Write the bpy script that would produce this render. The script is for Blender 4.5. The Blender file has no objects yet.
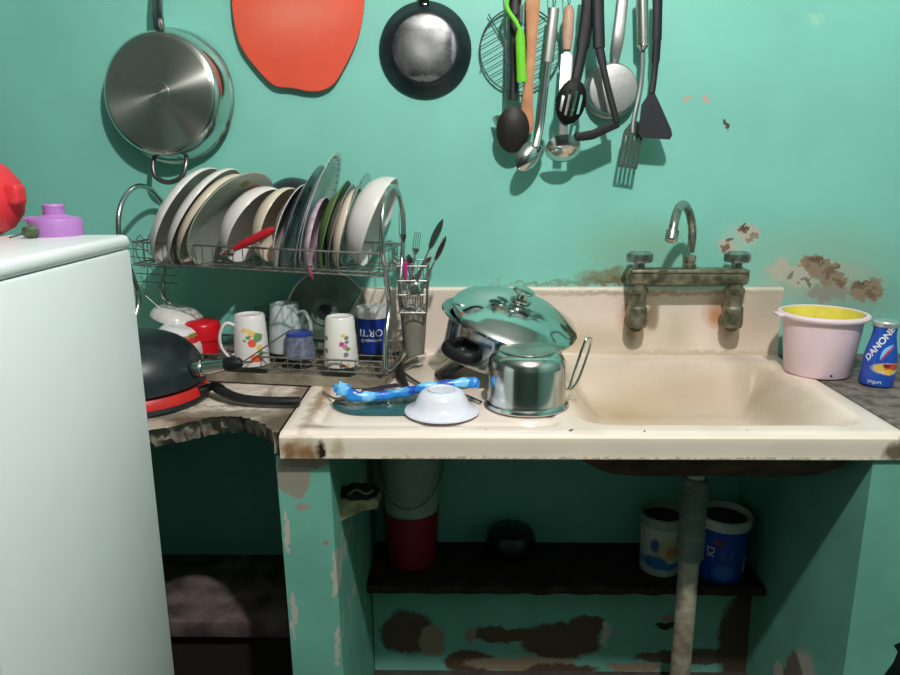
import bpy, bmesh, math, random
import numpy as np
from mathutils import Vector, Matrix, Quaternion
C = bpy.context.scene.collection
PI = math.pi
random.seed(7)

# ------------------------------------------------------------------ camera
FPX = 725.0
CAM = Vector((0, -1.94, 1.37))
def cam_axes(p, yaw, roll):
    p, yaw, roll = map(math.radians, (p, yaw, roll))
    f = Vector((math.sin(yaw)*math.cos(p), math.cos(yaw)*math.cos(p), -math.sin(p)))
    r = Vector((math.cos(yaw), -math.sin(yaw), 0)); u = r.cross(f)
    return r*math.cos(roll)+u*math.sin(roll), u*math.cos(roll)-r*math.sin(roll), f
CR, CU, CF = cam_axes(13.4, -0.9, -0.2)
cd = bpy.data.cameras.new('camera'); cam = bpy.data.objects.new('camera', cd); C.objects.link(cam)
cd.sensor_width = 36; cd.lens = FPX/900*36; cd.clip_start = 0.02
mw = Matrix((CR, CU, -CF)).transposed().to_4x4(); mw.translation = CAM; cam.matrix_world = mw
bpy.context.scene.camera = cam
def at(px, py, x=None, y=None, z=None):
    """the point of the plane x= / y= / z= seen at a photo position"""
    d = CF + CR*(px-450)/FPX - CU*(py-337.5)/FPX
    t = (x-CAM.x)/d.x if x is not None else (y-CAM.y)/d.y if y is not None else (z-CAM.z)/d.z
    return CAM + d*t

# ------------------------------------------------------------------ light
sc = bpy.context.scene
sc.view_settings.view_transform = 'Standard'; sc.view_settings.look = 'None'
sc.view_settings.exposure = 0.0; sc.view_settings.gamma = 1.0; sc.view_settings.use_curve_mapping = False
w = bpy.data.worlds.new('world'); sc.world = w; w.use_nodes = True
w.node_tree.nodes['Background'].inputs[0].default_value = (.8, .9, 1, 1)
w.node_tree.nodes['Background'].inputs[1].default_value = 0.3
LP = Vector((.30, -1.65, 2.62))
ld = bpy.data.lights.new('bulb_light', 'POINT'); ld.energy = 139; ld.shadow_soft_size = .035; ld.color = (1, .965, .94)
lo = bpy.data.objects.new('bulb_light', ld); C.objects.link(lo); lo.location = LP

# ------------------------------------------------------------------ materials
def nt(m):
    m.use_nodes = True; t = m.node_tree; return t, t.nodes['Principled BSDF']
def N(t, typ, **kw):
    n = t.nodes.new(typ)
    for k, v in kw.items(): setattr(n, k, v)
    return n
def col4(c): return (c[0], c[1], c[2], 1)
def srgb(r, g, b):
    f = lambda v: ((v/255+.055)/1.055)**2.4 if v > 10 else v/255/12.92
    return (f(r), f(g), f(b))
def mat(name, c, rough=.5, metal=0, var=.12, scale=25, bump=.0, trans=0, ior=1.45, alpha=1, coat=0, blobs=None,
        plane='xz', dist=.0, dscale=30, rvar=.1, c2=None, emis=None):
    """procedural surface: noise-varied colour, optional shaped patches, bump"""
    m = bpy.data.materials.new(name); t, b = nt(m)
    tc = N(t, 'ShaderNodeTexCoord'); nz = N(t, 'ShaderNodeTexNoise'); nz.inputs['Scale'].default_value = scale; nz.inputs['Detail'].default_value = 5
    t.links.new(tc.outputs['Object'], nz.inputs['Vector'])
    mr = N(t, 'ShaderNodeMapRange'); mr.inputs[1].default_value = .35; mr.inputs[2].default_value = .65
    t.links.new(nz.outputs['Fac'], mr.inputs[0])
    mx = N(t, 'ShaderNodeMix', data_type='RGBA')
    d = c2 if c2 else tuple(v*(1-var) for v in c)
    mx.inputs[6].default_value = col4(c if c2 else tuple(min(1, v*(1+var*.6)) for v in c)); mx.inputs[7].default_value = col4(d)
    t.links.new(mr.outputs[0], mx.inputs[0]); cur = mx.outputs[2]
    if blobs:
        vec = tc.outputs['Object']
        if dist:
            n2 = N(t, 'ShaderNodeTexNoise'); n2.inputs['Scale'].default_value = dscale; n2.inputs['Detail'].default_value = 6; n2.inputs['Roughness'].default_value = .65
            t.links.new(tc.outputs['Object'], n2.inputs['Vector'])
            s = N(t, 'ShaderNodeVectorMath', operation='SUBTRACT'); s.inputs[1].default_value = (.5, .5, .5); t.links.new(n2.outputs['Color'], s.inputs[0])
            s2 = N(t, 'ShaderNodeVectorMath', operation='SCALE'); s2.inputs['Scale'].default_value = dist; t.links.new(s.outputs[0], s2.inputs[0])
            s3 = N(t, 'ShaderNodeVectorMath', operation='ADD'); t.links.new(vec, s3.inputs[0]); t.links.new(s2.outputs[0], s3.inputs[1]); vec = s3.outputs[0]
        for bl in blobs:
            a, bb, ra, rb, bc = bl[:5]; soft = bl[5] if len(bl) > 5 else .08; op = bl[6] if len(bl) > 6 else 1
            s = N(t, 'ShaderNodeVectorMath', operation='SUBTRACT'); mu = N(t, 'ShaderNodeVectorMath', operation='MULTIPLY'); ln = N(t, 'ShaderNodeVectorMath', operation='LENGTH')
            if plane == 'xz': s.inputs[1].default_value = (a, 0, bb); mu.inputs[1].default_value = (1/ra, 0, 1/rb)
            elif plane == 'yz': s.inputs[1].default_value = (0, a, bb); mu.inputs[1].default_value = (0, 1/ra, 1/rb)
            else: s.inputs[1].default_value = (a, bb, 0); mu.inputs[1].default_value = (1/ra, 1/rb, 0)
            t.links.new(vec, s.inputs[0]); t.links.new(s.outputs[0], mu.inputs[0]); t.links.new(mu.outputs[0], ln.inputs[0])
            r2 = N(t, 'ShaderNodeMapRange'); r2.inputs[1].default_value = 1-soft; r2.inputs[2].default_value = 1+soft; r2.inputs[3].default_value = op; r2.inputs[4].default_value = 0
            t.links.new(ln.outputs['Value'], r2.inputs[0])
            m2 = N(t, 'ShaderNodeMix', data_type='RGBA'); t.links.new(r2.outputs[0], m2.inputs[0]); t.links.new(cur, m2.inputs[6]); m2.inputs[7].default_value = col4(bc); cur = m2.outputs[2]
    t.links.new(cur, b.inputs['Base Color'])
    b.inputs['Metallic'].default_value = metal; b.inputs['IOR'].default_value = ior
    b.inputs['Transmission Weight'].default_value = trans; b.inputs['Alpha'].default_value = alpha; b.inputs['Coat Weight'].default_value = coat
    rr = N(t, 'ShaderNodeMapRange'); rr.inputs[3].default_value = max(0, rough-rvar*rough); rr.inputs[4].default_value = min(1, rough+rvar*rough)
    t.links.new(nz.outputs['Fac'], rr.inputs[0]); t.links.new(rr.outputs[0], b.inputs['Roughness'])
    if bump:
        bp = N(t, 'ShaderNodeBump'); bp.inputs['Strength'].default_value = bump; bp.inputs['Distance'].default_value = .004
        t.links.new(nz.outputs['Fac'], bp.inputs['Height']); t.links.new(bp.outputs[0], b.inputs['Normal'])
    if emis: b.inputs['Emission Color'].default_value = col4(emis[0]); b.inputs['Emission Strength'].default_value = emis[1]
    return m

TEAL = srgb(130, 203, 188)
PLA = srgb(150, 132, 112); PLA2 = srgb(186, 184, 170); PLD = srgb(88, 70, 54); PLM = srgb(124, 102, 84)
def wxz(px, py, y=0):
    p = at(px, py, y=y); return p.x, p.z
def wb(px, py, rx, ry, c, soft=.08, op=1, y=0):
    a, b = wxz(px, py, y); return (a, b, rx*.00267, ry*.00267, c, soft, op)
MW = mat('teal_wall_paint', TEAL, .45, var=.07, scale=3.5, bump=.12, dist=.085, dscale=34, blobs=[
    wb(820, 262, 70, 34, srgb(150, 185, 165), .5, .6), wb(850, 300, 50, 22, srgb(140, 165, 150), .5, .7),
    wb(738, 238, 19, 12, srgb(168, 196, 182), .4, .7), wb(727, 246, 9, 8, PLA2), wb(747, 232, 11, 8, PLA2), wb(744, 229, 5, 4, PLM), wb(725, 248, 4, 5, PLM), wb(752, 237, 4, 3, PLA), wb(731, 240, 4, 3, PLM), wb(745, 227, 3, 2, PLD),
    wb(820, 280, 56, 20, srgb(166, 182, 164), .3, .85), wb(782, 270, 14, 9, PLA2, .15), wb(800, 276, 16, 12, PLA2, .1), wb(828, 292, 24, 9, srgb(150, 150, 136), .2), wb(812, 262, 14, 7, PLA), wb(822, 270, 14, 10, PLA, .1), wb(834, 280, 15, 8, PLA, .1), wb(816, 261, 8, 3, PLD, .3, .8), wb(830, 272, 6, 5, PLM), wb(840, 282, 6, 4, PLM), wb(806, 280, 5, 4, srgb(120, 120, 106)), wb(790, 276, 5, 3, srgb(130, 130, 116)), wb(866, 290, 16, 11, PLA, .1), wb(858, 286, 7, 4, PLM), wb(870, 294, 6, 4, PLM), wb(862, 281, 8, 2, PLD, .3, .8),
    wb(706, 101, 5, 3, srgb(200, 160, 150)), wb(688, 98, 4, 3, srgb(190, 170, 150)), wb(726, 124, 2.5, 6, srgb(90, 60, 60)),
    wb(815, 18, 6, 6, srgb(170, 215, 190), .4, .6), wb(640, 250, 50, 26, srgb(135, 175, 145), .6, .6), wb(612, 276, 30, 7, srgb(120, 100, 60), .4, .7), wb(640, 281, 60, 3.5, srgb(112, 88, 50), .4, .8),
    wb(560, 284, 70, 2, srgb(120, 110, 80), .5, .6)])
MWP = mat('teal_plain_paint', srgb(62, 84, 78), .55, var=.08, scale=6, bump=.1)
MCEIL = mat('grey_ceiling', (.42, .41, .38), .8)
MFLOOR = mat('grey_cement_floor', (.06, .055, .05), .6, var=.3)
GREY = srgb(172, 160, 146); GREY2 = srgb(112, 100, 88)
MCONC = mat('rough_concrete', GREY, .85, c2=GREY2, scale=40, bump=.35)
MCONCD = mat('brown_dirty_board', srgb(88, 72, 58), .8, c2=srgb(44, 36, 30), scale=20, bump=.6)
MEN = mat('cream_enamel', srgb(238, 222, 210), .25, var=.05, scale=9, coat=.3, plane='xy', dist=.05, dscale=22, blobs=[
    (-.31, -.33, .014, .25, srgb(150, 112, 66), .5, .75), (-.29, -.585, .03, .012, srgb(120, 85, 50), .5, .5),
    (.47, -.30, .25, .14, srgb(200, 176, 146), .8, .7), (.55, -.15, .27, .05, srgb(178, 150, 114), .9, .6), (.40, -.20, .08, .04, srgb(186, 156, 120), .9, .6), (.75, -.25, .04, .2, srgb(150, 140, 115), .7, .6), (.25, -.35, .03, .2, srgb(205, 180, 150), .8, .6),
    (-.02, -.13, .30, .12, srgb(186, 174, 150), .6, .65), (.22, -.60, .004, .004, PLD), (.36, -.61, .003, .003, PLD), (.05, -.6, .003, .003, PLD), (.56, -.605, .003, .003, PLD)])
MSTEEL = mat('polished_steel', (.62, .64, .62), .16, 1, var=.1, scale=12)
MBRUSH = mat('brushed_steel', (.55, .55, .52), .33, 1, var=.12, scale=60)
MCHROME = mat('worn_chrome', (.55, .57, .56), .22, 1, var=.2, scale=50)
MWIRE = mat('dull_rack_wire', (.34, .33, .31), .38, .9, var=.35, scale=60)
MALU = mat('dull_aluminium', (.42, .42, .41), .48, .85, var=.1, scale=80)
MBLACK = mat('black_plastic', (.007, .008, .010), .55, var=.2)
MBLACKM = mat('black_nonstick', (.010, .016, .020), .38, var=.3, scale=40, coat=.2)
MWHITE = mat('white_ceramic', srgb(222, 218, 214), .18, var=.03, coat=.4)
MCREAM = mat('cream_ceramic', srgb(214, 202, 182), .22, var=.04, coat=.3)
MFRIDGE = mat('white_enamelled_steel', srgb(222, 227, 228), .35, var=.02, scale=8)

# ------------------------------------------------------------------ mesh helpers
def finish(bm, name, m, parent=None, loc=None, rot=None, M=None, smooth=35, label=None):
    if M is not None: bm.transform(M)
    bmesh.ops.recalc_face_normals(bm, faces=bm.faces)
    me = bpy.data.meshes.new(name); bm.to_mesh(me); bm.free()
    for k in (m if isinstance(m, (list, tuple)) else [m]): me.materials.append(k)
    if smooth:
        me.shade_smooth(); me.set_sharp_from_angle(angle=math.radians(smooth))
    o = bpy.data.objects.new(name, me); C.objects.link(o)
    if parent: o.parent = parent
    if loc is not None: o.location = loc
    if rot is not None: o.rotation_euler = rot
    if label: o['label'] = label
    return o
def tag(o, label, cat, group=None, kind=None):
    o['label'] = label; o['category'] = cat
    if group: o['group'] = group
    if kind: o['kind'] = kind
    return o
def thing(name, label, cat, loc=(0, 0, 0), rot=(0, 0, 0), group=None):
    o = bpy.data.objects.new(name, None); C.objects.link(o); o.empty_display_size = .05
    o.location = loc; o.rotation_euler = rot
    return tag(o, label, cat, group)
def struct(o): o['kind'] = 'structure'; return o
def lathe(prof, seg=48, bm=None, M=None, mi=None, close=False):
    """revolve (r, z) pairs round z"""
    bm = bm or bmesh.new(); rings = []
    for r, z in prof:
        if r < 1e-6: rings.append([bm.verts.new((0, 0, z))]*seg)
        else: rings.append([bm.verts.new((r*math.cos(2*PI*k/seg), r*math.sin(2*PI*k/seg), z)) for k in range(seg)])
    n = len(rings); new = set(v for rg in rings for v in rg)
    for i in range(n if close else n-1):
        a, b = rings[i], rings[(i+1) % n]
        for k in range(seg):
            vs = []
            for v in (a[k], a[(k+1) % seg], b[(k+1) % seg], b[k]):
                if v not in vs: vs.append(v)
            if len(vs) >= 3:
                try:
                    f = bm.faces.new(vs)
                    if mi: f.material_index = mi[i]
                except ValueError: pass
    if M is not None: bmesh.ops.transform(bm, matrix=M, verts=list(new))
    return bm
def sm(pts, n=6, closed=False):
    """Catmull-Rom smoothing"""
    P = [Vector(p) for p in pts]; out = []; L = len(P)
    rng = range(L if closed else L-1)
    for i in rng:
        p1, p2 = P[i], P[(i+1) % L]
        p0 = P[i-1] if (closed or i > 0) else p1*2-p2
        p3 = P[(i+2) % L] if (closed or i+2 < L) else p2*2-p1
        for k in range(n):
            t = k/n
            out.append(.5*((2*p1)+(p2-p0)*t+(2*p0-5*p1+4*p2-p3)*t*t+(3*p1-p0-3*p2+p3)*t**3))
    if not closed: out.append(P[-1])
    return out
def tube(pts, r, seg=8, bm=None, closed=False, flat=None, up=None):
    """sweep a circle (or ellipse: flat = second radius, measured along up) along points; r may be a list"""
    bm = bm or bmesh.new(); P = [Vector(p) for p in pts]; n = len(P); rings = []
    prev = None
    for i in range(n):
        if closed: t = P[(i+1) % n]-P[i-1]
        else: t = P[min(i+1, n-1)]-P[max(i-1, 0)]
        t.normalize()
        if up is not None: a = Vector(up)-t*t.dot(Vector(up))
        elif prev is None:
            a = Vector((0, 0, 1)) if abs(t.z) < .9 else Vector((1, 0, 0)); a = a-t*t.dot(a)
        else: a = prev-t*t.dot(prev)
        a.normalize(); prev = a; b = t.cross(a)
        ri = r[i] if isinstance(r, (list, tuple)) else r
        fi = ri if flat is None else (flat[i] if isinstance(flat, (list, tuple)) else flat)
        rings.append([bm.verts.new(P[i]+a*fi*math.sin(2*PI*k/seg)+b*ri*math.cos(2*PI*k/seg)) for k in range(seg)])
    for i in range(n if closed else n-1):
        a, b = rings[i], rings[(i+1) % n]
        for k in range(seg): bm.faces.new((a[k], a[(k+1) % seg], b[(k+1) % seg], b[k]))
    if not closed:
        bm.faces.new(rings[0][::-1]); bm.faces.new(rings[-1])
    return bm
def rod(a, b, r, seg=6, bm=None): return tube([a, b], r, seg, bm)
def box(lo_, hi_, bev=0, seg=2, bm=None):
    bm = bm or bmesh.new(); lo_, hi_ = Vector(lo_), Vector(hi_)
    r = bmesh.ops.create_cube(bm, size=1)
    bmesh.ops.transform(bm, matrix=Matrix.Translation((lo_+hi_)/2) @ Matrix.Diagonal((*(hi_-lo_), 1)), verts=r['verts'])
    if bev:
        es = set(e for v in r['verts'] for e in v.link_edges)
        bmesh.ops.bevel(bm, geom=list(es), offset=bev, segments=seg, affect='EDGES', profile=.5)
    return bm
def prism(poly, vec, bev=0, bm=None, seg=2):
    """closed outline (3-D points) pushed along vec"""
    bm = bm or bmesh.new(); vs = [bm.verts.new(p) for p in poly]; f = bm.faces.new(vs)
    r = bmesh.ops.extrude_face_region(bm, geom=[f]); nv = [g for g in r['geom'] if isinstance(g, bmesh.types.BMVert)]
    bmesh.ops.translate(bm, vec=Vector(vec), verts=nv)
    if bev:
        top = set(nv) | set(vs)
        es = [e for e in bm.edges if e.verts[0] in top and e.verts[1] in top and ((e.verts[0] in nv) == (e.verts[1] in nv))]
        bmesh.ops.bevel(bm, geom=es, offset=bev, segments=seg, affect='EDGES', profile=.5)
    return bm
def axis_m(n, origin, xdir=None):
    """matrix whose local z is n"""
    n = Vector(n).normalized(); x = Vector(xdir) if xdir is not None else Vector((0, 0, 1)) if abs(n.z) < .9 else Vector((1, 0, 0))
    x = (x-n*n.dot(x)).normalized(); y = n.cross(x)
    m = Matrix((x, y, n)).transposed().to_4x4(); m.translation = Vector(origin); return m
def place(root, m): root.matrix_basis = m; return root
def text_mesh(s, size, fn, name, m, parent, depth=.0006, weight=0, shear=0):
    """lettering laid on a surface; fn(u, v, h) -> local point"""
    cu = bpy.data.curves.new('lettering', 'FONT'); cu.body = s; cu.size = size; cu.extrude = depth; cu.align_x = 'CENTER'; cu.align_y = 'CENTER'; cu.offset = weight; cu.shear = shear
    o = bpy.data.objects.new('lettering', cu); C.objects.link(o); bpy.context.view_layer.update()
    me = bpy.data.meshes.new_from_object(o.evaluated_get(bpy.context.evaluated_depsgraph_get()))
    bpy.data.objects.remove(o)
    for v in me.vertices: v.co = fn(v.co.x, v.co.y, v.co.z+depth)
    me.materials.clear(); me.materials.append(m)
    q = bpy.data.objects.new(name, me); C.objects.link(q); q.parent = parent; return q
def cyl_fn(rad, z0, a0, tilt=0, k=0):
    """wrap on a (conical) cylinder: a0 = angle of the centre, tilt turns the writing, k = change of radius per height"""
    def f(u, v, h):
        c, s = math.cos(tilt), math.sin(tilt); u, v = u*c-v*s, u*s+v*c
        r = rad+k*v; a = a0+u/r
        return Vector(((r+h)*math.cos(a), (r+h)*math.sin(a), z0+v))
    return f

# ------------------------------------------------------------------ the room
XL, XR, YB, ZC = -1.75, 1.75, -3.6, 3.0
struct(finish(box((XL-.1, 0, -.02), (XR+.1, .12, ZC)), 'wall_back', MW, smooth=0))
struct(finish(box((XL-.12, YB-.1, -.02), (XL, 0, ZC)), 'wall_left', MWP, smooth=0))
struct(finish(box((XR, YB-.1, -.02), (XR+.12, 0, ZC)), 'wall_right', mat('teal_side_paint', srgb(122, 166, 156), .55, var=.08, scale=6), smooth=0))
struct(finish(box((XL, YB-.12, -.02), (XR, YB, ZC)), 'wall_front', MWP, smooth=0))
struct(finish(box((XL-.12, YB-.12, -.1), (XR+.12, .12, -.02)), 'floor', MFLOOR, smooth=0))
struct(finish(box((XL-.12, YB-.12, ZC), (XR+.12, .12, ZC+.1)), 'ceiling', MCEIL, smooth=0))
FZ = -.02
# the lamp
t = thing('ceiling_lamp', 'bare round white bulb hanging from the ceiling behind the viewer', 'lamp', (LP.x, LP.y, ZC))
finish(lathe([(0, 0), (.05, 0), (.045, -.02), (.008, -.03), (0, -.03)], 24), 'ceiling_rose', MWHITE, t)
finish(rod((0, 0, -.02), (0, 0, -.24), .004), 'cord', MBLACK, t)
finish(lathe([(0, -.22), (.018, -.22), (.02, -.27), (.018, -.275), (0, -.275)], 24), 'socket', MBLACK, t)
finish(lathe([(0, -.275), (.014, -.275), (.02, -.29), (.034, -.315), (.034, -.33), (.02, -.345), (0, -.35)], 24), 'bulb', mat('lit_bulb', (1, 1, 1), .3, emis=((.97, 1, .98), 12)), t)

# ---- masonry under the sink
def peel(plane, blobs, name):
    return mat(name, srgb(112, 178, 160), .6, var=.1, scale=9, bump=.2, plane=plane, dist=.05, dscale=24, blobs=blobs)
pil = [(-.335, .77, .035, .05, srgb(146, 140, 126)), (-.30, .795, .06, .012, srgb(130, 118, 104)), (-.318, .70, .012, .012, srgb(150, 150, 136)), (-.355, .64, .006, .05, PLA2), (-.352, .45, .006, .06, PLA2),
       (-.262, .55, .006, .05, PLA2), (-.262, .38, .005, .05, PLA2), (-.275, .62, .008, .008, PLA)]
MP1 = peel('xz', pil, 'peeling_teal_pillar_paint')
def quadprism(pts_front, y0, y1): return prism([(x, y0, z) for x, z in pts_front], (0, y1-y0, 0))
bm = quadprism([(-.368, .808), (-.262, .808), (-.245, FZ), (-.355, FZ)], -.6, 0)
struct(finish(bm, 'wall_pillar_left', MP1, smooth=0))
rb = [(-.47, .22, .05, .05, PLA2, .3), (-.42, .14, .05, .09, srgb(120, 110, 96)), (-.35, .1, .03, .05, PLA2), (-.5, .18, .03, .05, srgb(170, 180, 165))]
MP2 = peel('yz', rb, 'peeling_teal_side_paint')
# right support: inner face x=.80, front y=-.62, with a broken hole low in its front
hole = [(.895, .40), (.905, .385), (.90, .36), (.885, .33), (.89, .30), (.875, .27), (.88, .2), (.90, .12), (1.1, .1), (1.1, .47), (.95, .43), (.92, .415)]
bm = prism([(x, -.615, z) for x, z in [(.80, .808), (1.3, .808), (1.3, .47), (1.1, .47), (.95, .43), (.92, .415), (.895, .40), (.905, .385), (.90, .36), (.885, .33), (.89, .30), (.875, .27), (.88, .2), (.90, .12), (.9, FZ), (.80, FZ)]], (0, .08, 0))
struct(finish(bm, 'wall_support_face', MP2, smooth=0))
struct(finish(box((.80, -.535, FZ), (.86, 0, .808)), 'wall_support_side', MP2, smooth=0))
# low plinth with patched plaster, and the shelf board on it
pb = []
for px, py, rx, ry, c in [(408, 632, 30, 26, PLD), (432, 640, 14, 18, PLA), (560, 640, 44, 22, PLD), (588, 624, 18, 12, PLD), (500, 634, 34, 9, PLD), (470, 660, 30, 14, PLD), (470, 634, 5, 8, PLA), (520, 662, 60, 9, PLA), (560, 668, 40, 8, PLD), (690, 655, 60, 9, srgb(90, 80, 64)),
                          (606, 634, 4, 14, PLA2), (668, 625, 14, 4, srgb(30, 30, 26)), (672, 618, 12, 4, PLA), (745, 640, 30, 60, srgb(74, 62, 48)), (768, 660, 12, 20, srgb(140, 118, 96)), (635, 665, 30, 6, PLA)]:
    a, b = wxz(px, py, -.155); pb.append((a, b, rx*.0026, ry*.0026, c, .1))
MP3 = peel('xz', pb, 'patched_teal_plinth_paint')
bm = bmesh.new()
pts = [(-.246, -.15, .266), (.80, -.15, .266), (.80, -.165, FZ), (-.243, -.165, FZ)]
f = [bm.verts.new(p) for p in pts]; bk = [bm.verts.new((p[0], 0, p[2])) for p in pts]
bm.faces.new(f); bm.faces.new(bk[::-1])
for k in range(4): bm.faces.new((f[k], bk[k], bk[(k+1) % 4], f[(k+1) % 4]))
struct(finish(bm, 'wall_plinth', MP3, smooth=0))
bm = bmesh.new(); n = 40
top = [(-.248+1.046*i/n, -.232+.008*math.sin(i*1.7)*random.random()) for i in range(n+1)]
prism([(x, y, .266) for x, y in top]+[(.798, 0, .266), (-.25, 0, .266)], (0, 0, .022), bm=bm)
tag(finish(bm, 'shelf_board', mat('dark_dirty_shelf', srgb(64, 46, 36), .85, c2=srgb(22, 20, 18), scale=22, bump=.5), smooth=0), 'dark dirty brown shelf board low under the sink against the wall', 'shelf')

# ---- left counter slab, broken front edge, and dark shelf beneath
CT = .862
edge = [(-1.5, -.60), (-.80, -.60), (-.66, -.605), (-.62, -.60), (-.585, -.585), (-.56, -.56), (-.535, -.535), (-.50, -.515), (-.47, -.512), (-.44, -.525), (-.42, -.545), (-.40, -.56), (-.385, -.58), (-.37, -.60), (-.358, -.612)]
pts = []
for i in range(len(edge)-1):
    for k in range(5):
        tt = k/5; x = edge[i][0]*(1-tt)+edge[i+1][0]*tt; y = edge[i][1]*(1-tt)+edge[i+1][1]*tt
        pts.append((x, y+random.uniform(-.006, .006)))
pts.append(edge[-1])
bm = bmesh.new()
def ring(dy, z, jit): return [bm.verts.new((x, min(y+dy*(1 if -.66 < x < -.37 else .2)+random.uniform(-jit, jit), -.35), z+random.uniform(-jit, jit)*.5)) for x, y in pts]
R0 = ring(.0, CT, 0); R1 = ring(.018, CT-.012, .003); R2 = ring(.022, CT-.03, .005); R3 = ring(.035, CT-.048, .004)
for A, B in ((R0, R1), (R1, R2), (R2, R3)):
    for k in range(len(pts)-1): bm.faces.new((A[k], A[k+1], B[k+1], B[k]))
tb = [bm.verts.new((-.358, 0, CT)), bm.verts.new((-1.5, 0, CT))]; bb = [bm.verts.new((-.358, 0, CT-.048)), bm.verts.new((-1.5, 0, CT-.048))]
bm.faces.new(R0+tb); bm.faces.new(R3+bb); bm.faces.new((R0[-1], tb[0], bb[0], R3[-1])) if False else None
bm.faces.new((tb[0], tb[1], bb[1], bb[0]))
MCT = mat('white_tiled_grimy_counter', srgb(226, 216, 206), .4, c2=srgb(190, 174, 158), scale=22, bump=.3, plane='xy', dist=.10, dscale=34, blobs=[
    (-.36, -.4, .03, .25, srgb(110, 82, 60), .4, .8), (-.50, -.535, .22, .055, srgb(128, 116, 102), .25, .95), (-.52, -.55, .12, .025, srgb(84, 72, 62), .4, .8), (-.64, -.565, .05, .03, srgb(180, 168, 152), .3), (-.42, -.54, .03, .02, srgb(188, 176, 160), .3), (-.375, -.56, .05, .05, srgb(92, 78, 66), .3, .9),
    (-.47, -.45, .12, .006, srgb(120, 100, 84), .4, .8), (-.44, -.38, .01, .08, srgb(130, 104, 84), .4, .7)])
o = finish(bm, 'counter_slab', [MCT, MCONC], smooth=30)
for p in o.data.polygons:
    if abs(p.normal.z) < .8: p.material_index = 1
tag(o, 'white grimy counter slab with broken concrete front edge left of sink', 'counter')
bm = box((-1.4, -.33, .20), (-.37, 0, .245), .004)
tag(finish(bm, 'cement_shelf', mat('dusty_dark_shelf', srgb(120, 104, 100), .85, c2=srgb(60, 52, 50), scale=12, bump=.4)), 'grey cement shelf in the dark recess under the broken counter', 'shelf')
struct(finish(box((-1.4, -.31, FZ), (-.37, 0, .20)), 'wall_recess_plinth', mat('near_black_plinth', srgb(34, 30, 28), .9), smooth=0))  # plinth coloured near black all over
# right ledge
bm = box((.862, -.6, .812), (1.4, 0, .864), .006)
tag(finish(bm, 'concrete_ledge', mat('grey_concrete_ledge', srgb(128, 120, 112), .85, c2=srgb(80, 74, 70), scale=30, bump=.7)), 'rough grey concrete ledge to the right of the sink', 'counter')

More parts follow.
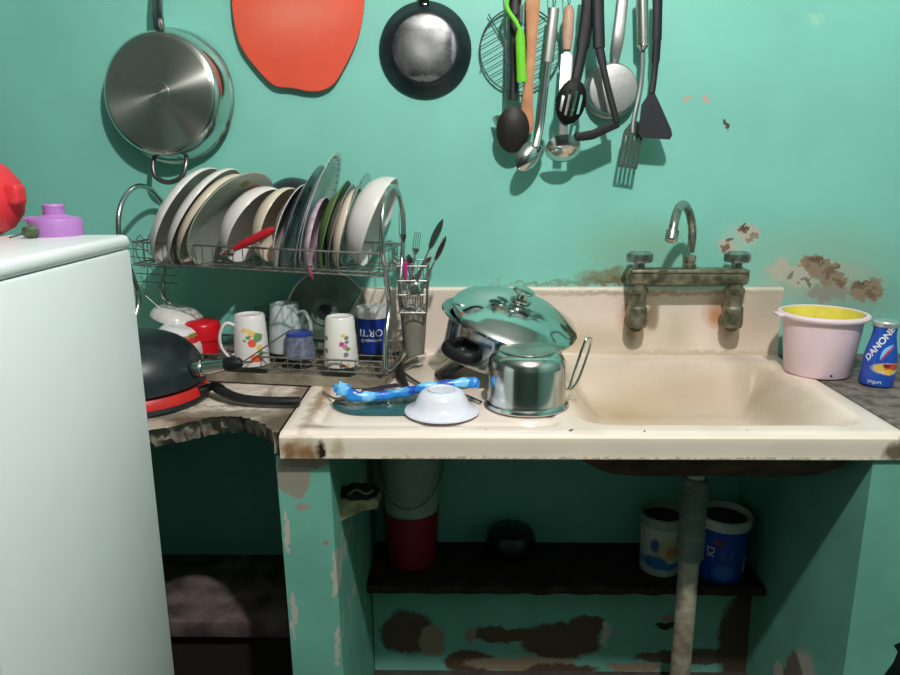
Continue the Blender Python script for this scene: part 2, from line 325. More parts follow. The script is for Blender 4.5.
# ------------------------------------------------------------------ the sink
def make_sink():
    t = thing('enamel_sink', 'long cream enamelled kitchen sink with drainboard and tall back', 'sink', (0, 0, 0))
    X0, X1, Y0, Y1, Z = -.353, .857, -.62, -.022, .866
    # height field for the deck: raised rim, recessed drainboard, basin
    bm = bmesh.new(); nx, ny = 150, 76
    def sstep(a, b, v): v = max(0, min(1, (v-a)/(b-a))); return v*v*(3-2*v)
    def inset(x, y, ax, bx, ay, by, r):     # signed distance inside a rounded rectangle
        qx = max(ax+r-x, x-(bx-r)); qy = max(ay+r-y, y-(by-r))
        return r-math.hypot(max(qx, 0), max(qy, 0))-min(max(qx, qy), 0)
    def h(x, y):
        z = Z
        d = inset(x, y, -.30, .20, -.585, -.10, .035); z -= .006*sstep(0, .012, d); 
        d2 = inset(x, y, -.283, .185, -.565, -.115, .03); z += .003*sstep(0, .01, d2)
        d = inset(x, y, .235, .815, -.572, -.085, .07); z -= .112*sstep(-.006, .12, d)
        z -= .008*sstep(.008, 0, y-Y0)+0
        z -= .003*sstep(.006, 0, x-X0)+.003*sstep(.006, 0, X1-x)
        return z
    xs = [X0+(X1-X0)*i/nx for i in range(nx+1)]; ys = [Y0+(Y1-Y0)*j/ny for j in range(ny+1)]
    ys = [Y0, Y0+.003, Y0+.006]+ys[2:]
    g = [[bm.verts.new((x, y, h(x, y))) for y in ys] for x in xs]
    for i in range(nx):
        for j in range(len(ys)-1): bm.faces.new((g[i][j], g[i+1][j], g[i+1][j+1], g[i][j+1]))
    finish(bm, 'deck', MEN, t, smooth=60)
    # apron: front with rolled lip, and side aprons
    prof = [(Y0+.002, Z-.006), (Y0-.003, Z-.010), (Y0-.004, Z-.02), (Y0-.001, Z-.04), (Y0-.002, Z-.053), (Y0+.004, Z-.057), (Y0+.03, Z-.055), (Y0+.03, Z-.018), (Y0+.01, Z-.012)]
    bm = prism([(X0, y, z) for y, z in prof], (X1-X0, 0, 0))
    rust = [(-.335, .825, .012, .02, srgb(60, 38, 24), .4, .9), (-.30, .822, .02, .016, srgb(96, 64, 40), .5, .9), (-.32, .832, .04, .022, srgb(160, 120, 76), .6, .8), (-.272, .826, .008, .022, srgb(50, 34, 24), .4), (-.24, .835, .01, .02, srgb(170, 140, 96), .6, .6),
            (.835, .828, .02, .02, srgb(92, 78, 56), .4, .9), (.855, .84, .012, .03, srgb(60, 50, 38), .4, .9), (.0, .812, .4, .003, srgb(150, 130, 96), .6, .6), (.6, .812, .3, .003, srgb(150, 130, 96), .6, .6)]
    men2 = mat('cream_enamel_apron', srgb(236, 224, 206), .25, var=.04, scale=8, coat=.3, dist=.03, dscale=60, blobs=rust)
    finish(bm, 'apron', men2, t)
    bm = prism([(X0, y, z) for y, z in [(Y0+.03, Z-.003), (Y1, Z-.003), (Y1, Z-.05), (Y0+.03, Z-.055)]], (.006, 0, 0))
    finish(bm, 'side_rim', men2, t); bm = bmesh.new()
    prism([(X1-.006, y, z) for y, z in [(Y0+.03, Z-.003), (Y1, Z-.003), (Y1, Z-.05), (Y0+.03, Z-.055)]], (.006, 0, 0), bm=bm)
    finish(bm, 'side_rim', men2, t)
    # splashback: coved foot, rolled top
    sb = [(.475, .965, .036, .035, srgb(200, 136, 70), .7, .85), (.45, .99, .012, .05, srgb(170, 130, 80), .6, .6), (.69, .98, .030, .03, srgb(206, 140, 84), .7, .8), (.46, .93, .012, .035, srgb(110, 84, 50), .5, .8), (.70, .965, .026, .02, srgb(196, 120, 64), .6, .85), (.72, .93, .014, .018, srgb(160, 90, 50), .6, .7),
          (.60, .87, .3, .008, srgb(170, 150, 110), .6, .6), (.5, 1.035, .3, .006, srgb(150, 130, 96), .6, .6), (.78, .95, .08, .09, srgb(190, 172, 150), .8, .7), (.3, .9, .2, .04, srgb(198, 180, 150), .8, .7), (.58, .93, .04, .06, srgb(196, 184, 160), .8, .7), (.83, 1.02, .05, .06, srgb(176, 170, 150), .8, .7)]
    men3 = mat('cream_enamel_back', srgb(238, 222, 208), .24, var=.04, scale=8, coat=.3, dist=.03, dscale=50, blobs=sb)
    prof = [(-.036, Z-.004), (-.028, Z+.004), (-.024, Z+.02), (-.022, Z+.15), (-.026, Z+.17), (-.026, Z+.178), (-.018, Z+.184), (-.002, Z+.184), (-.002, Z-.01), (-.03, Z-.01)]
    bm = prism([(X0, y, z) for y, z in prof], (X1-X0, 0, 0))
    finish(bm, 'splashback', men3, t)
    bm = bmesh.new(); L = []
    for z, g_ in ((.858, 0), (.80, .004), (.768, .02), (.745, .05), (.730, .09)):
        q = []
        for cx, cy, a0 in ((.82-.06, -.075-.06, 0), (.23+.06, -.075-.06, 90), (.23+.06, -.578+.06, 180), (.82-.06, -.578+.06, 270)):
            for k in range(5):
                a = math.radians(a0+k*22.5); sx = 1 if cx > .5 else -1; sy = 1 if cy > -.3 else -1
                q.append(bm.verts.new((cx-sx*g_+.06*math.cos(a), cy-sy*g_*.7+.06*math.sin(a), z)))
        L.append(q)
    for A, B in zip(L, L[1:]):
        for k in range(20): bm.faces.new((A[k], A[(k+1) % 20], B[(k+1) % 20], B[k]))
    bm.faces.new(L[-1])
    finish(bm, 'basin_underside', mat('rusty_brown_underside', srgb(98, 70, 48), .7, c2=srgb(58, 42, 32), scale=20, bump=.3), t, label='rusty brown underside of the basin')
    finish(lathe([(.012, .001), (.04, .001), (.042, -.002), (.03, -.004), (.012, -.006), (0, -.006)], 24, M=Matrix.Translation((.5386, -.34, .745))), 'drain_strainer', MCHROME, t)
    return t
make_sink()
# drain pipe
t = thing('drain_pipe', 'dirty white plastic drain pipe with grey corrugated coupling under the sink', 'pipe', (.552, -.35, FZ))
finish(lathe([(.0, .67), (.021, .67), (.021, .765), (0, .765)][::-1], 24), 'tail_pipe', mat('white_pipe', srgb(214, 214, 204), .45), t)
pr = [(0, .465), (.029, .465)]
for k in range(14):
    z = .47+k*.0142; pr += [(.031 if k > 4 else .0325, z), (.031 if k > 4 else .0325, z+.007), (.030 if k > 4 else .031, z+.0085), (.030 if k > 4 else .031, z+.0125)]
pr += [(.028, .67), (.022, .675), (0, .675)]
finish(lathe(pr, 28), 'coupling', mat('grey_corrugated_rubber', srgb(122, 130, 120), .6, var=.25), t)
finish(lathe([(0, 0), (.0245, 0), (.0245, .3), (.024, .47), (0, .47)], 24), 'lower_pipe', mat('stained_pipe', srgb(196, 190, 172), .5, c2=srgb(130, 118, 96), scale=22), t)

# ------------------------------------------------------------------ faucet
def make_faucet():
    p0 = at(627, 278, y=-.07); p1 = at(747, 280, y=-.07)
    t = thing('wall_faucet', 'grimy double-handle wall faucet with tall curved chrome spout over the sink', 'faucet', (0, 0, 0))
    grime = mat('grimy_corroded_metal', srgb(146, 142, 122), .45, .5, c2=srgb(78, 78, 60), scale=34, bump=.4)
    dirty = mat('stained_chrome', (.45, .47, .44), .28, .9, c2=(.2, .22, .19), scale=40)
    a = Vector((p0.x, -.07, 1.093)); b = Vector((p1.x, -.07, 1.085))
    bm = box((a.x, -.094, 1.066), (b.x, -.048, 1.105), .012, 3); finish(bm, 'body', grime, t)
    bm = box((a.x+.004, -.098, 1.098), (b.x-.004, -.044, 1.108), .004, 2); finish(bm, 'top_plate', grime, t)
    for x in (a.x+.03, b.x-.03):
        bm = lathe([(0, 0), (.026, 0), (.028, .012), (.026, .05), (.022, .055), (.022, .085), (.026, .09), (.026, .1), (.02, .105), (.018, .125), (0, .125)], 24, M=Matrix.Translation((x, -.07, .955)))
        finish(bm, 'inlet', grime, t)
        bm = lathe([(0, 0), (.02, 0), (.022, .04), (.022, .05), (0, .05)], 24, M=axis_m((0, -1, 0), (x, -.022, .962)))
        finish(bm, 'wall_nipple', grime, t)
        bm = bmesh.new(); pr = [(0, 0), (.012, 0), (.012, .012), (.026, .014), (.028, .02), (.027, .03), (.02, .034), (0, .035)]
        lathe(pr, 30, bm=bm)
        for v in bm.verts:
            r = math.hypot(v.co.x, v.co.y)
            if r > .02: s = 1+.09*math.cos(6*math.atan2(v.co.y, v.co.x)); v.co.x *= s; v.co.y *= s
        finish(bm, 'knob', dirty, t, loc=(x, -.07, 1.107)).scale = (1.15, 1.15, 1.3)
    x0 = at(690, 262, y=-.07).x
    finish(lathe([(0, 0), (.017, 0), (.017, .012), (.013, .014), (.013, .02), (.016, .022), (.015, .034), (.010, .036), (0, .036)], 6), 'collar', grime, t, loc=(x0, -.07, 1.106))
    sp = [(690, 252, .07), (692, 240, .074), (692, 226, .085), (689, 212, .115), (683.5, 204.5, .165), (678, 210, .215), (674.5, 222, .25), (672.5, 232, .262)]
    P = sm([at(a_, b_, y=-d_) for a_, b_, d_ in sp], 8)
    finish(tube(P, .0105, 14), 'spout', dirty, t)
    n = P[-1]-P[-3]
    finish(lathe([(0, 0), (.011, 0), (.0145, .003), (.0145, .026), (.012, .029), (0, .031)], 20), 'aerator', dirty, t).matrix_basis = axis_m(n, P[-1]-n.normalized()*.006)
make_faucet()

# ------------------------------------------------------------------ fridge
def make_fridge():
    x1, x0, y1, y0, zt = -.567, -1.13, -.70, -1.22, 1.256
    t = thing('refrigerator', 'small white refrigerator at the left edge, seen from its side', 'refrigerator', (x1, y1, FZ))
    o = -Vector((x1, y1, FZ))
    T = Matrix.Translation(o)
    finish(box((x0, y0+.05, FZ+.03), (x1-.001, y1, zt-.025), .006, 2), 'cabinet', MFRIDGE, t, M=None).data.transform(T)
    finish(box((x0-.002, y0+.04, zt-.024), (x1, y1+.002, zt), .010, 4), 'top_panel', MFRIDGE, t).data.transform(T)
    finish(box((x0, y0, FZ+.06), (x1-.002, y0+.046, zt-.03), .012, 3), 'door', MFRIDGE, t).data.transform(T)
    finish(tube(sm([(x0+.05, y0, .9), (x0+.05, y0-.035, .88), (x0+.05, y0-.035, .7), (x0+.05, y0, .68)], 5), .01), 'handle', MFRIDGE, t).data.transform(T)
    for x in (x0+.05, x1-.05):
        for y in (y0+.1, y1-.05): finish(lathe([(0, 0), (.02, 0), (.018, .035), (0, .035)], 16), 'foot', MBLACK, t, loc=Vector((x, y, FZ))+o)
make_fridge()
FT = 1.256
# items on the fridge
PUR = mat('purple_plastic', srgb(176, 120, 190), .45, var=.04)
p = at(42, 238, z=FT); c = Vector((p.x, p.y+.045, FT))
t = thing('bottle_lid', 'purple plastic flip-top lid lying on the white refrigerator', 'lid', c); t.scale = (.93, .93, .93)
finish(lathe([(0, 0), (.045, 0), (.0455, .004), (.0445, .028), (.043, .031), (.022, .0355), (.0185, .038), (.0175, .05), (.0185, .053), (.017, .056), (0, .057)], 40), 'cap', PUR, t)
bm = bmesh.new(); seg = 40
finish(box((-.054, -.010, .026), (-.030, .010, .034), .003), 'hinge_tab', PUR, t)
p = at(-22, 236, z=FT)
t = thing('round_bottle', 'red round plastic bottle with purple cap at the left edge on the refrigerator', 'bottle', (p.x, p.y+.01, FT))
RED = mat('red_plastic', srgb(214, 50, 58), .45, var=.06)
bm = lathe([(0, .0), (.03, .001), (.052, .012), (.068, .035), (.0735, .062), (.068, .09), (.050, .115), (.030, .125), (.022, .128), (0, .128)], 40)
finish(bm, 'body', RED, t)
finish(box((.052, -.026, .052), (.086, .004, .086), .007, 3), 'side_ear', RED, t)
finish(lathe([(0, .126), (.016, .126), (.016, .134), (.044, .135), (.045, .146), (.043, .150), (0, .155)], 28), 'cap', PUR, t, label='purple cap')
p = at(27, 239, z=FT)
t = thing('dried_lime', 'small shrivelled green lime with stalk between red bottle and purple lid', 'fruit', (p.x, p.y+.012, FT+.011), (0, 0, -.5))
bm = bmesh.new(); bmesh.ops.create_uvsphere(bm, u_segments=20, v_segments=14, radius=.012)
for v in bm.verts: v.co.x *= 1.15; k = 1+.07*math.sin(5*math.atan2(v.co.y, v.co.z)); v.co.y *= k; v.co.z *= k*.9
finish(bm, 'fruit', mat('wrinkled_green', srgb(98, 116, 84), .6, c2=srgb(60, 78, 50), scale=120, bump=.4), t)
finish(tube(sm([(-.012, 0, 0), (-.02, -.008, -.006), (-.034, -.016, -.010)], 4), .0013), 'stalk', mat('dry_stalk', srgb(90, 96, 76), .8), t)

# ------------------------------------------------------------------ hanging rail above the picture, for everything that hangs
RZ = 1.86
t = thing('utensil_rail', 'steel wall rail with hooks from which the pans and utensils hang', 'rail', (0, 0, RZ))
finish(rod((-.85, -.02, 0), (.62, -.02, 0), .004, 10), 'rail', MSTEEL, t)
for x in (-.84, -.1, .61): finish(rod((x, 0, 0), (x, -.02, 0), .005, 8), 'bracket', MSTEEL, t)

def hang(name, label, cat, px, py, off, group=None):
    """root of a hanging thing: the point of the wall plane y = -off seen there"""
    p = at(px, py, y=-off); return thing(name, label, cat, p, group=group), p

# steel saute pan, base towards the room
def saute():
    c = at(158.5, 93, y=-.075)
    t = thing('saute_pan', 'large steel saute pan hanging base outward at the upper left', 'pan', c, (math.radians(-3), 0, math.radians(-5)))
    t.scale = (1.13, 1.05, 1.13)
    MB_ = mat('spun_steel_base', (.50, .50, .46), .3, .95, var=.06, scale=30)
    # circular brushing -> the two light streaks of real spun metal
    tr, b = nt(MB_); b.inputs['Anisotropic'].default_value = .9; b.inputs['Anisotropic Rotation'].default_value = .25; tg = N(tr, 'ShaderNodeTangent', direction_type='RADIAL', axis='Y'); tr.links.new(tg.outputs[0], b.inputs['Tangent'])
    M = axis_m((0, -1, 0), (0, 0, 0))
    Rr = .143
    bm = lathe([(0, .002), (.024, .002), (.025, 0), (.116, 0), (.121, -.002), (.123, -.004)], 72, M=M); finish(bm, 'base_plate', MB_, t)
    bm = lathe([(.123, -.004), (.127, -.006), (.132, -.012), (.138, -.03), (.142, -.055), (.147, -.060), (.148, -.062), (.146, -.063), (.140, -.056), (.136, -.03), (.129, -.014), (.12, -.008), (0, -.008)], 72, M=M); finish(bm, 'body', MSTEEL, t)
    # long handle upwards
    P = sm([(.003, .028, .120), (.006, .012, .14), (.009, .002, .17), (.014, .002, .22), (.018, .02, .27)], 6)
    finish(tube(P, [.010, .012]+[.013]*(len(P)-3)+[.010], 12, flat=.006, up=(0, 1, 0)), 'handle', MSTEEL, t)
    finish(tube(sm([(.018, .02, .265), (.009, .03, .272), (.018, .04, (RZ-c.z)/1.13+.004), (.027, .03, .272)], 6, True), .0022, 8, closed=True), 'hanging_ring', MSTEEL, t)
    P = sm([(-.036, .045, -.122), (-.039, .03, -.150), (-.030, .022, -.178), (0, .018, -.190), (.030, .022, -.178), (.039, .03, -.150), (.036, .045, -.122)], 8)
    finish(tube(P, .0055, 12), 'helper_handle', mat('dark_handle_steel', (.2, .2, .19), .3, .9), t, label='dark steel loop handle')
    for x in (-.036, .036): finish(lathe([(0, 0), (.011, 0), (.009, .006), (0, .008)], 14, M=axis_m((0, -.4, -1), (x, .042, -.122))), 'rivet', MSTEEL, t)
saute()
# apple board
c = at(300, 40, y=-.022)
t = thing('apple_cutting_board', 'orange-red apple-shaped plastic cutting board hanging on the teal wall', 'cutting board', c)
ap = [(290, 88), (299, 89.5), (306, 91), (318, 91.5), (328, 88), (336, 81), (346, 64), (355, 45), (361, 26), (364, 5), (364, -15), (358, -38), (342, -48), (322, -50), (306, -42), (298, -38), (288, -42), (270, -50), (250, -46), (237, -32), (232, -12), (232, 8), (235, 28), (241, 47), (252, 63), (265, 78), (276, 86.5)]
out = [at(a_, b_, y=-.022)-c for a_, b_ in ap]
bm = prism(sm(out, 4, True), (0, .008, 0), .002)
finish(bm, 'board', mat('orange_red_plastic', srgb(226, 84, 58), .5, var=.05, scale=14, dist=.05, blobs=[(-.03, .05, .09, .05, srgb(226, 128, 104), .9, .45), (.01, .07, .08, .03, srgb(230, 140, 120), .9, .35)]), t, smooth=0)
finish(tube([(0, .004, .205), (.003, .002, RZ-c.z-.004), (0, .002, RZ-c.z+.006), (-.003, .002, RZ-c.z-.004)], .0015, 6, closed=True), 'hanging_loop', MWIRE, t)
# small black frying pan, base outward
c = at(424.5, 48, y=-.045)
t = thing('frying_pan', 'small black frying pan with worn grey base hanging beside the orange board', 'pan', c)
M = axis_m((0, -1, 0), (0, 0, 0))
finish(lathe([(0, 0), (.02, .001), (.074, 0), (.080, -.003)], 60, M=M), 'base', mat('scraped_grey_metal', (.16, .16, .16), .4, .7, c2=(.045, .05, .055), scale=26, dist=.03, dscale=60, blobs=[(-.005, -.0, .035, .035, (.42, .42, .41), .9, .8), (.0, .062, .055, .014, (.5, .5, .5), .5, .6), (.002, -.072, .04, .007, (.4, .4, .4), .4, .6), (.072, .0, .006, .05, (.35, .35, .35), .4, .6)]), t, label='scraped grey base')
finish(lathe([(.079, -.0025), (.084, -.004), (.095, -.015), (.109, -.032), (.115, -.038), (.116, -.040), (.114, -.041), (.103, -.033), (.092, -.018), (.08, -.009), (0, -.008)], 60, M=M), 'body', MBLACKM, t)
finish(tube(sm([(0, .03, .095), (0, .02, .115), (0, .01, .14), (0, .015, .19)], 5), .012, 12, flat=.007, up=(0, 1, 0)), 'handle', MBLACK, t)
finish(lathe([(0, 0), (.007, 0), (.005, .004), (0, .005)], 12, M=axis_m((0, -1, .3), (0, .022, .105))), 'rivet', MSTEEL, t)
finish(tube(sm([(0, .016, .185), (.008, .02, .2), (0, .026, RZ-c.z+.003), (-.008, .02, .2)], 5, True), .0018, 6, closed=True), 'hanging_ring', MWIRE, t)
# round wire rack
c = at(520, 50, y=-.012)
t = thing('cooling_rack', 'round wire cooling rack hanging behind the utensils', 'rack', c)
R_ = .100; bm = tube([(R_*math.cos(a), 0, R_*math.sin(a)) for a in [2*PI*k/48 for k in range(48)]], .0022, 6, closed=True)
MRK = mat('thin_dull_wire', (.16, .24, .23), .4, .8)
for k in range(-5, 6):
    d = k*.0180; hh = math.sqrt(max(R_*R_-d*d, 0)); ca, sa = math.cos(.5), math.sin(.5)
    rod((-hh*ca-d*sa, .001, -hh*sa+d*ca), (hh*ca-d*sa, .001, hh*sa+d*ca), .0011, 5, bm)
rod((-R_*.8, 0, .7*.12), (.3*R_, 0, -.95*R_), .0016, 5, bm)
finish(bm, 'grid', MRK, t)
for a in (3.5, 5.4, 1.2): finish(rod((R_*math.cos(a), 0, R_*math.sin(a)), ((R_+.002)*math.cos(a), -.014, (R_+.006)*math.sin(a)), .0018, 6), 'foot', MRK, t)
finish(tube(sm([(.0, 0, .098), (.004, -.003, RZ-c.z-.01), (0, -.006, RZ-c.z+.004), (-.004, -.003, RZ-c.z-.01)], 4, True), .001, 6, closed=True), 'hanging_loop', MRK, t)

def strip(pts, ws, th, up=(0, 1, 0), seg=10):
    return tube(pts, ws, seg, flat=th, up=up)
def ringloop(t, x, y, z, top, m=MSTEEL, r=.0013):
    finish(tube(sm([(x, y, z), (x+.007, y*.5, (z+top)/2), (x, 0, top), (x-.007, y*.5, (z+top)/2)], 5, True), r, 6, closed=True), 'hanging_loop', m, t)
def utensil(name, label, cat, off, pts, group=None):
    """origin = first px point on plane y=-off; returns local points for the rest"""
    P = [at(px, py, y=-o) for px, py, o in pts]
    t = thing(name, label, cat, P[0], group=group)
    return t, [q-P[0] for q in P], P[0]
RT = lambda o: RZ-o.z+.003
MBW = mat('worn_dark_nylon', srgb(40, 38, 38), .4, var=.2)
# 1 dark brown-black solid spoon
t, L, o = utensil('serving_spoon', 'black oval serving spoon hanging leftmost of the utensils behind the green peeler', 'spoon', .05, [(515, 20, .05), (515, 60, .05), (513, 100, .052), (513, 112, .055), (513, 130, .06), (513, 152, .058)])
up = Vector((0, 0, .12))
hp = sm([L[0]+up, L[0], L[1], L[2]], 5)
finish(tube(hp, [.0135]*6+[.0125]*5+[.011]*5, 12, flat=.0045, up=(0, 1, 0)), 'handle', MBW, t)
bm = lathe([(0, -.013), (.014, -.0115), (.026, -.006), (.0335, .002), (.0345, .003), (.032, .0025), (.024, -.003), (.012, -.0085), (0, -.010)], 32)
bm.transform(Matrix.Diagonal((1.2, 1.62, 1, 1))); 
finish(bm, 'bowl', mat('dark_brown_nylon', srgb(34, 29, 27), .55, var=.2, scale=60), t, M=axis_m((0, 1, .1), L[4], (1, 0, 0)))
ringloop(t, 0, 0, .11, RT(o))
# green peeler
t, L, o = utensil('peeler', 'bright green Y-shaped peeler hanging in front of the black spoon', 'peeler', .085, [(520, 30, .085), (521, 60, .085), (522, 82, .085), (510, 12, .085), (512, -6, .085), (528, -6, .085), (517, 26, .085), (521, 20, .08), (521, 5, .08)])
GRN = mat('lime_green_plastic', srgb(112, 206, 48), .4, var=.04)
finish(tube(sm([L[0], L[1], L[2]], 5), [.007]+[.0115]*8+[.0125, .012], 14, flat=.007, up=(0, 1, 0)), 'handle', GRN, t)
lp = sm([L[0], L[0]+Vector((-.010, 0, .018)), L[3]+Vector((-.008, 0, .012)), L[4]+Vector((-.004, 0, .0)), L[4]+Vector((.012, 0, .020)), L[5]+Vector((0, 0, -.006))], 6)
finish(tube(lp, .0052, 10, flat=.004, up=(0, 1, 0)), 'fork_arm', GRN, t)
finish(tube([L[7]+Vector((0, 0, -.004)), L[8]], .008, 8, flat=.002, up=(0, 1, 0)), 'blade', MSTEEL, t)
ringloop(t, L[4].x+.012, 0, L[4].z+.026, RT(o), MRK)
# wooden spatula
WOOD = mat('warm_wood', srgb(206, 150, 108), .55, c2=srgb(184, 126, 86), scale=18)
t, L, o = utensil('wooden_spatula', 'flat wooden spatula hanging second from left behind the peeler', 'spatula', .03, [(533, 4, .03), (531, 60, .03), (527, 105, .03), (526, 134, .03)])
q = sm([(L[0]+Vector((0, 0, .03))), L[0], L[1], L[2]], 4)
wd = [.014, .017, .018, .018, .0175, .016, .014, .012, .0115, .0105, .0105, .013, .014]
bm = tube([*q, *sm([L[2]+Vector((.001, 0, -.015)), L[3]], 4)], wd+[.015, .018, .0185, .018, .012], 12, flat=.0032, up=(0, 1, 0))
finish(bm, 'spatula', WOOD, t)
ringloop(t, 0, 0, .028, RT(o))
# steel ladle-spoon with ridged handle
t, L, o = utensil('steel_serving_spoon', 'steel serving spoon with ridged handle hanging lowest, next to the wooden spatula', 'spoon', .06, [(554, 8, .055), (548, 62, .055), (544, 95, .058), (540, 128, .065), (531, 155, .07)])
pts = sm([L[0], L[1]], 24); rr = [.013+.0012*(i % 2)*(i > 8) for i in range(len(pts))]
finish(tube(pts, rr, 12, flat=.005, up=(0, 1, 0)), 'handle', MBRUSH, t)
finish(tube(sm([L[1]+Vector((0, 0, .004)), L[2], L[3], L[4]*.7+L[3]*.3+Vector((.004, -.012, 0))], 5), .0095, 10, flat=.003, up=(0, 1, 0)), 'neck', MSTEEL, t)
bm = lathe([(0, -.016), (.014, -.014), (.026, -.007), (.033, .002), (.034, .003), (.0325, .0025), (.024, -.004), (.012, -.0115), (0, -.0135)], 32)
bm.transform(Matrix.Diagonal((.85, 1.5, 1, 1))); finish(bm, 'bowl', MSTEEL, t, M=axis_m((-.35, .9, -.1), L[4]+Vector((0, 0, .002)), (1, .3, -.8)) @ Matrix.Rotation(0.15, 4, 'Z'))
ringloop(t, 0, 0, .0, RT(o))
# turner with wood handle and shiny steel shank
t, L, o = utensil('steel_skimmer', 'polished steel skimmer with pale wooden handle hanging in the middle of the utensils', 'skimmer', .06, [(569, 6, .055), (567, 50, .058), (567, 60, .062), (565, 95, .082), (563, 150, .088)])
finish(tube(sm([L[0], (L[0]+L[1])/2, L[1]], 5), [.009, .0125, .014, .014, .014, .0135, .0135, .013, .012, .0115, .010], 14), 'handle', mat('pale_wood', srgb(196, 160, 140), .5, c2=srgb(176, 140, 118), scale=30), t)
finish(tube(sm([L[1]+Vector((0, 0, .004)), L[2], L[3], L[4]+Vector((0, .002, .02))], 6), [.007]*4+[.0145]*9+[.011]*6, 10, flat=.0010, up=(0, 1, 0)), 'shank', MBRUSH, t)
bm = lathe([(0, -.012), (.02, -.010), (.034, -.004), (.042, .004), (.0435, .005), (.042, .0055), (.033, -.002), (.02, -.008), (0, -.010)], 36)
finish(bm, 'bowl', MSTEEL, t, M=axis_m((0, .75, .65), L[4]))
ringloop(t, 0, 0, .0, RT(o))
# black slotted spoon
t, L, o = utensil('slotted_spoon', 'black slotted spoon hanging beside the wooden-handled skimmer', 'spoon', .085, [(589, 2, .08), (583, 45, .08), (576, 80, .085), (571, 100, .09), (570, 115, .09)])
finish(tube(sm([L[0]+Vector((.004, 0, .05)), L[0], L[1], L[2]], 6), [.018]*7+[.016]*6+[.0125]*6, 12, flat=.005, up=(0, 1, 0)), 'handle', MBLACK, t)
bm = bmesh.new(); a, b_ = .037, .055; nr, ns = 8, 40; G = []
slots = [-.021, -.007, .007, .021]
grid = {}
n1, n2 = 36, 44
for i in range(n1+1):
    for j in range(n2+1):
        x = -a+2*a*i/n1; z = -b_+2*b_*j/n2
        if (x/a)**2+(z/b_)**2 <= 1.02: grid[i, j] = bm.verts.new((x, .012*((x/a)**2+(z/b_)**2)-.012, z))
for i in range(n1):
    for j in range(n2):
        k = [(i, j), (i+1, j), (i+1, j+1), (i, j+1)]
        if all(q in grid for q in k):
            cx = -a+2*a*(i+.5)/n1; cz = -b_+2*b_*(j+.5)/n2
            if any(abs(cx-s) < .0028 for s in slots) and abs(cz+.003) < .034-.5*abs(cx): continue
            bm.faces.new([grid[q] for q in k])
bmesh.ops.solidify(bm, geom=bm.faces[:], thickness=.0016)
finish(bm, 'bowl', MBLACK, t, M=Matrix.Translation(L[3]+Vector((0, 0, -.004))) @ Matrix.Rotation(.2, 4, 'Y'))
ringloop(t, .004, 0, .048, RT(o))
# black masher: two straps and a foot
t, L, o = utensil('potato_masher', 'black bent-blade kitchen tool hanging in front of the aluminium pan', 'utensil', .11, [(598, 2, .095), (599, 48, .10), (606, 80, .105), (616, 122, .11), (577, 137, .11)])
finish(tube(sm([L[0]+Vector((0, 0, .05)), L[0], L[1]], 6), .0145, 12, flat=.006, up=(0, 1, 0)), 'handle', MBLACK, t)
finish(tube(sm([L[1]+Vector((0, 0, .005)), L[2], L[3]+Vector((.002, 0, 0))], 6), [.0105]*4+[.008]*9, 10, flat=.003, up=(0, 1, 0)), 'strap', MBLACK, t)
bm = prism([L[3]+Vector((.010, 0, -.012)), L[3]+Vector((.008, 0, .008)), L[4]+Vector((.04, 0, .017)), L[4]+Vector((.0, 0, .010)), L[4]+Vector((-.006, 0, -.002)), L[4]+Vector((.004, 0, -.010)), L[4]+Vector((.04, 0, -.006))], (0, .05, 0), .002)
finish(bm, 'foot_plate', mat('matte_black_nylon', (.006, .006, .007), .6), t)
ringloop(t, 0, 0, .048, RT(o))
# aluminium milk pan
c = at(613.5, 89, y=-.05)
t = thing('aluminium_pan', 'small dull aluminium pan hanging base outward among the utensils', 'pan', c)
M = axis_m((0, -1, 0), (0, 0, 0))
finish(lathe([(0, 0), (.054, 0), (.058, -.001), (.060, -.004)], 48, M=M), 'base', MALU, t)
finish(lathe([(.060, -.004), (.0615, -.008), (.063, -.038), (.068, -.041), (.069, -.043), (.066, -.044), (.060, -.04), (.0585, -.01), (0, -.008)], 48, M=M), 'body', MALU, t)
h_ = at(622, 2, y=-.02)-c
finish(tube(sm([(.004, .033, .060), (.006, .022, .075), (h_.x*.55, .012, h_.z*.6), (h_.x, .02, h_.z), (h_.x+.002, .024, h_.z+.05)], 6), [.016, .012, .0085, .0075, .0075, .008, .009, .010, .011, .012, .013, .0135, .014, .014, .0135, .0135, .013, .013, .013, .013, .012, .012, .011, .010, .008], 12, flat=.003, up=(0, 1, 0)), 'handle', MALU, t)
ringloop(t, h_.x+.002, .026, h_.z+.045, RT(c))
# steel slotted turner
t, L, o = utensil('slotted_turner', 'steel slotted turner with round brushed handle hanging second from right', 'turner', .05, [(642, -6, .05), (643, 46, .05), (643, 52, .05), (641, 85, .05), (634, 120, .055), (633, 133, .058), (627, 168, .065)])
finish(tube([L[0], L[0]*.5+L[1]*.5, L[1]], .0145, 18), 'handle', MBRUSH, t)
finish(lathe([(0, .004), (.015, .004), (.0155, 0), (.008, -.008), (.006, -.014), (0, -.014)], 18), 'ferrule', MSTEEL, t, loc=L[1])
finish(tube(sm([L[2], L[3], L[4], L[5]], 5), .006, 10, flat=.0035, up=(0, 1, 0)), 'shank', mat('dull_shank', (.35, .38, .37), .35, .9), t)
bm = bmesh.new(); ax = (L[6]-L[5]).normalized(); sd = Vector((1, 0, .18)); sd = (sd-ax*ax.dot(sd)).normalized(); yy = Vector((0, 1, 0))
def bar(u0, u1, s0, s1): 
    P_ = [L[5]+ax*u+sd*(s*.78) for u, s in ((u0, s0[0]), (u0, s0[1]), (u1, s1[1]), (u1, s1[0]))]; prism(P_, (0, .0016, 0), bm=bm)
LL = (L[6]-L[5]).length
bar(-.03, -.002, (-.008, .008), (-.030, .030)); bar(-.002, .008, (-.030, .030), (-.031, .031))
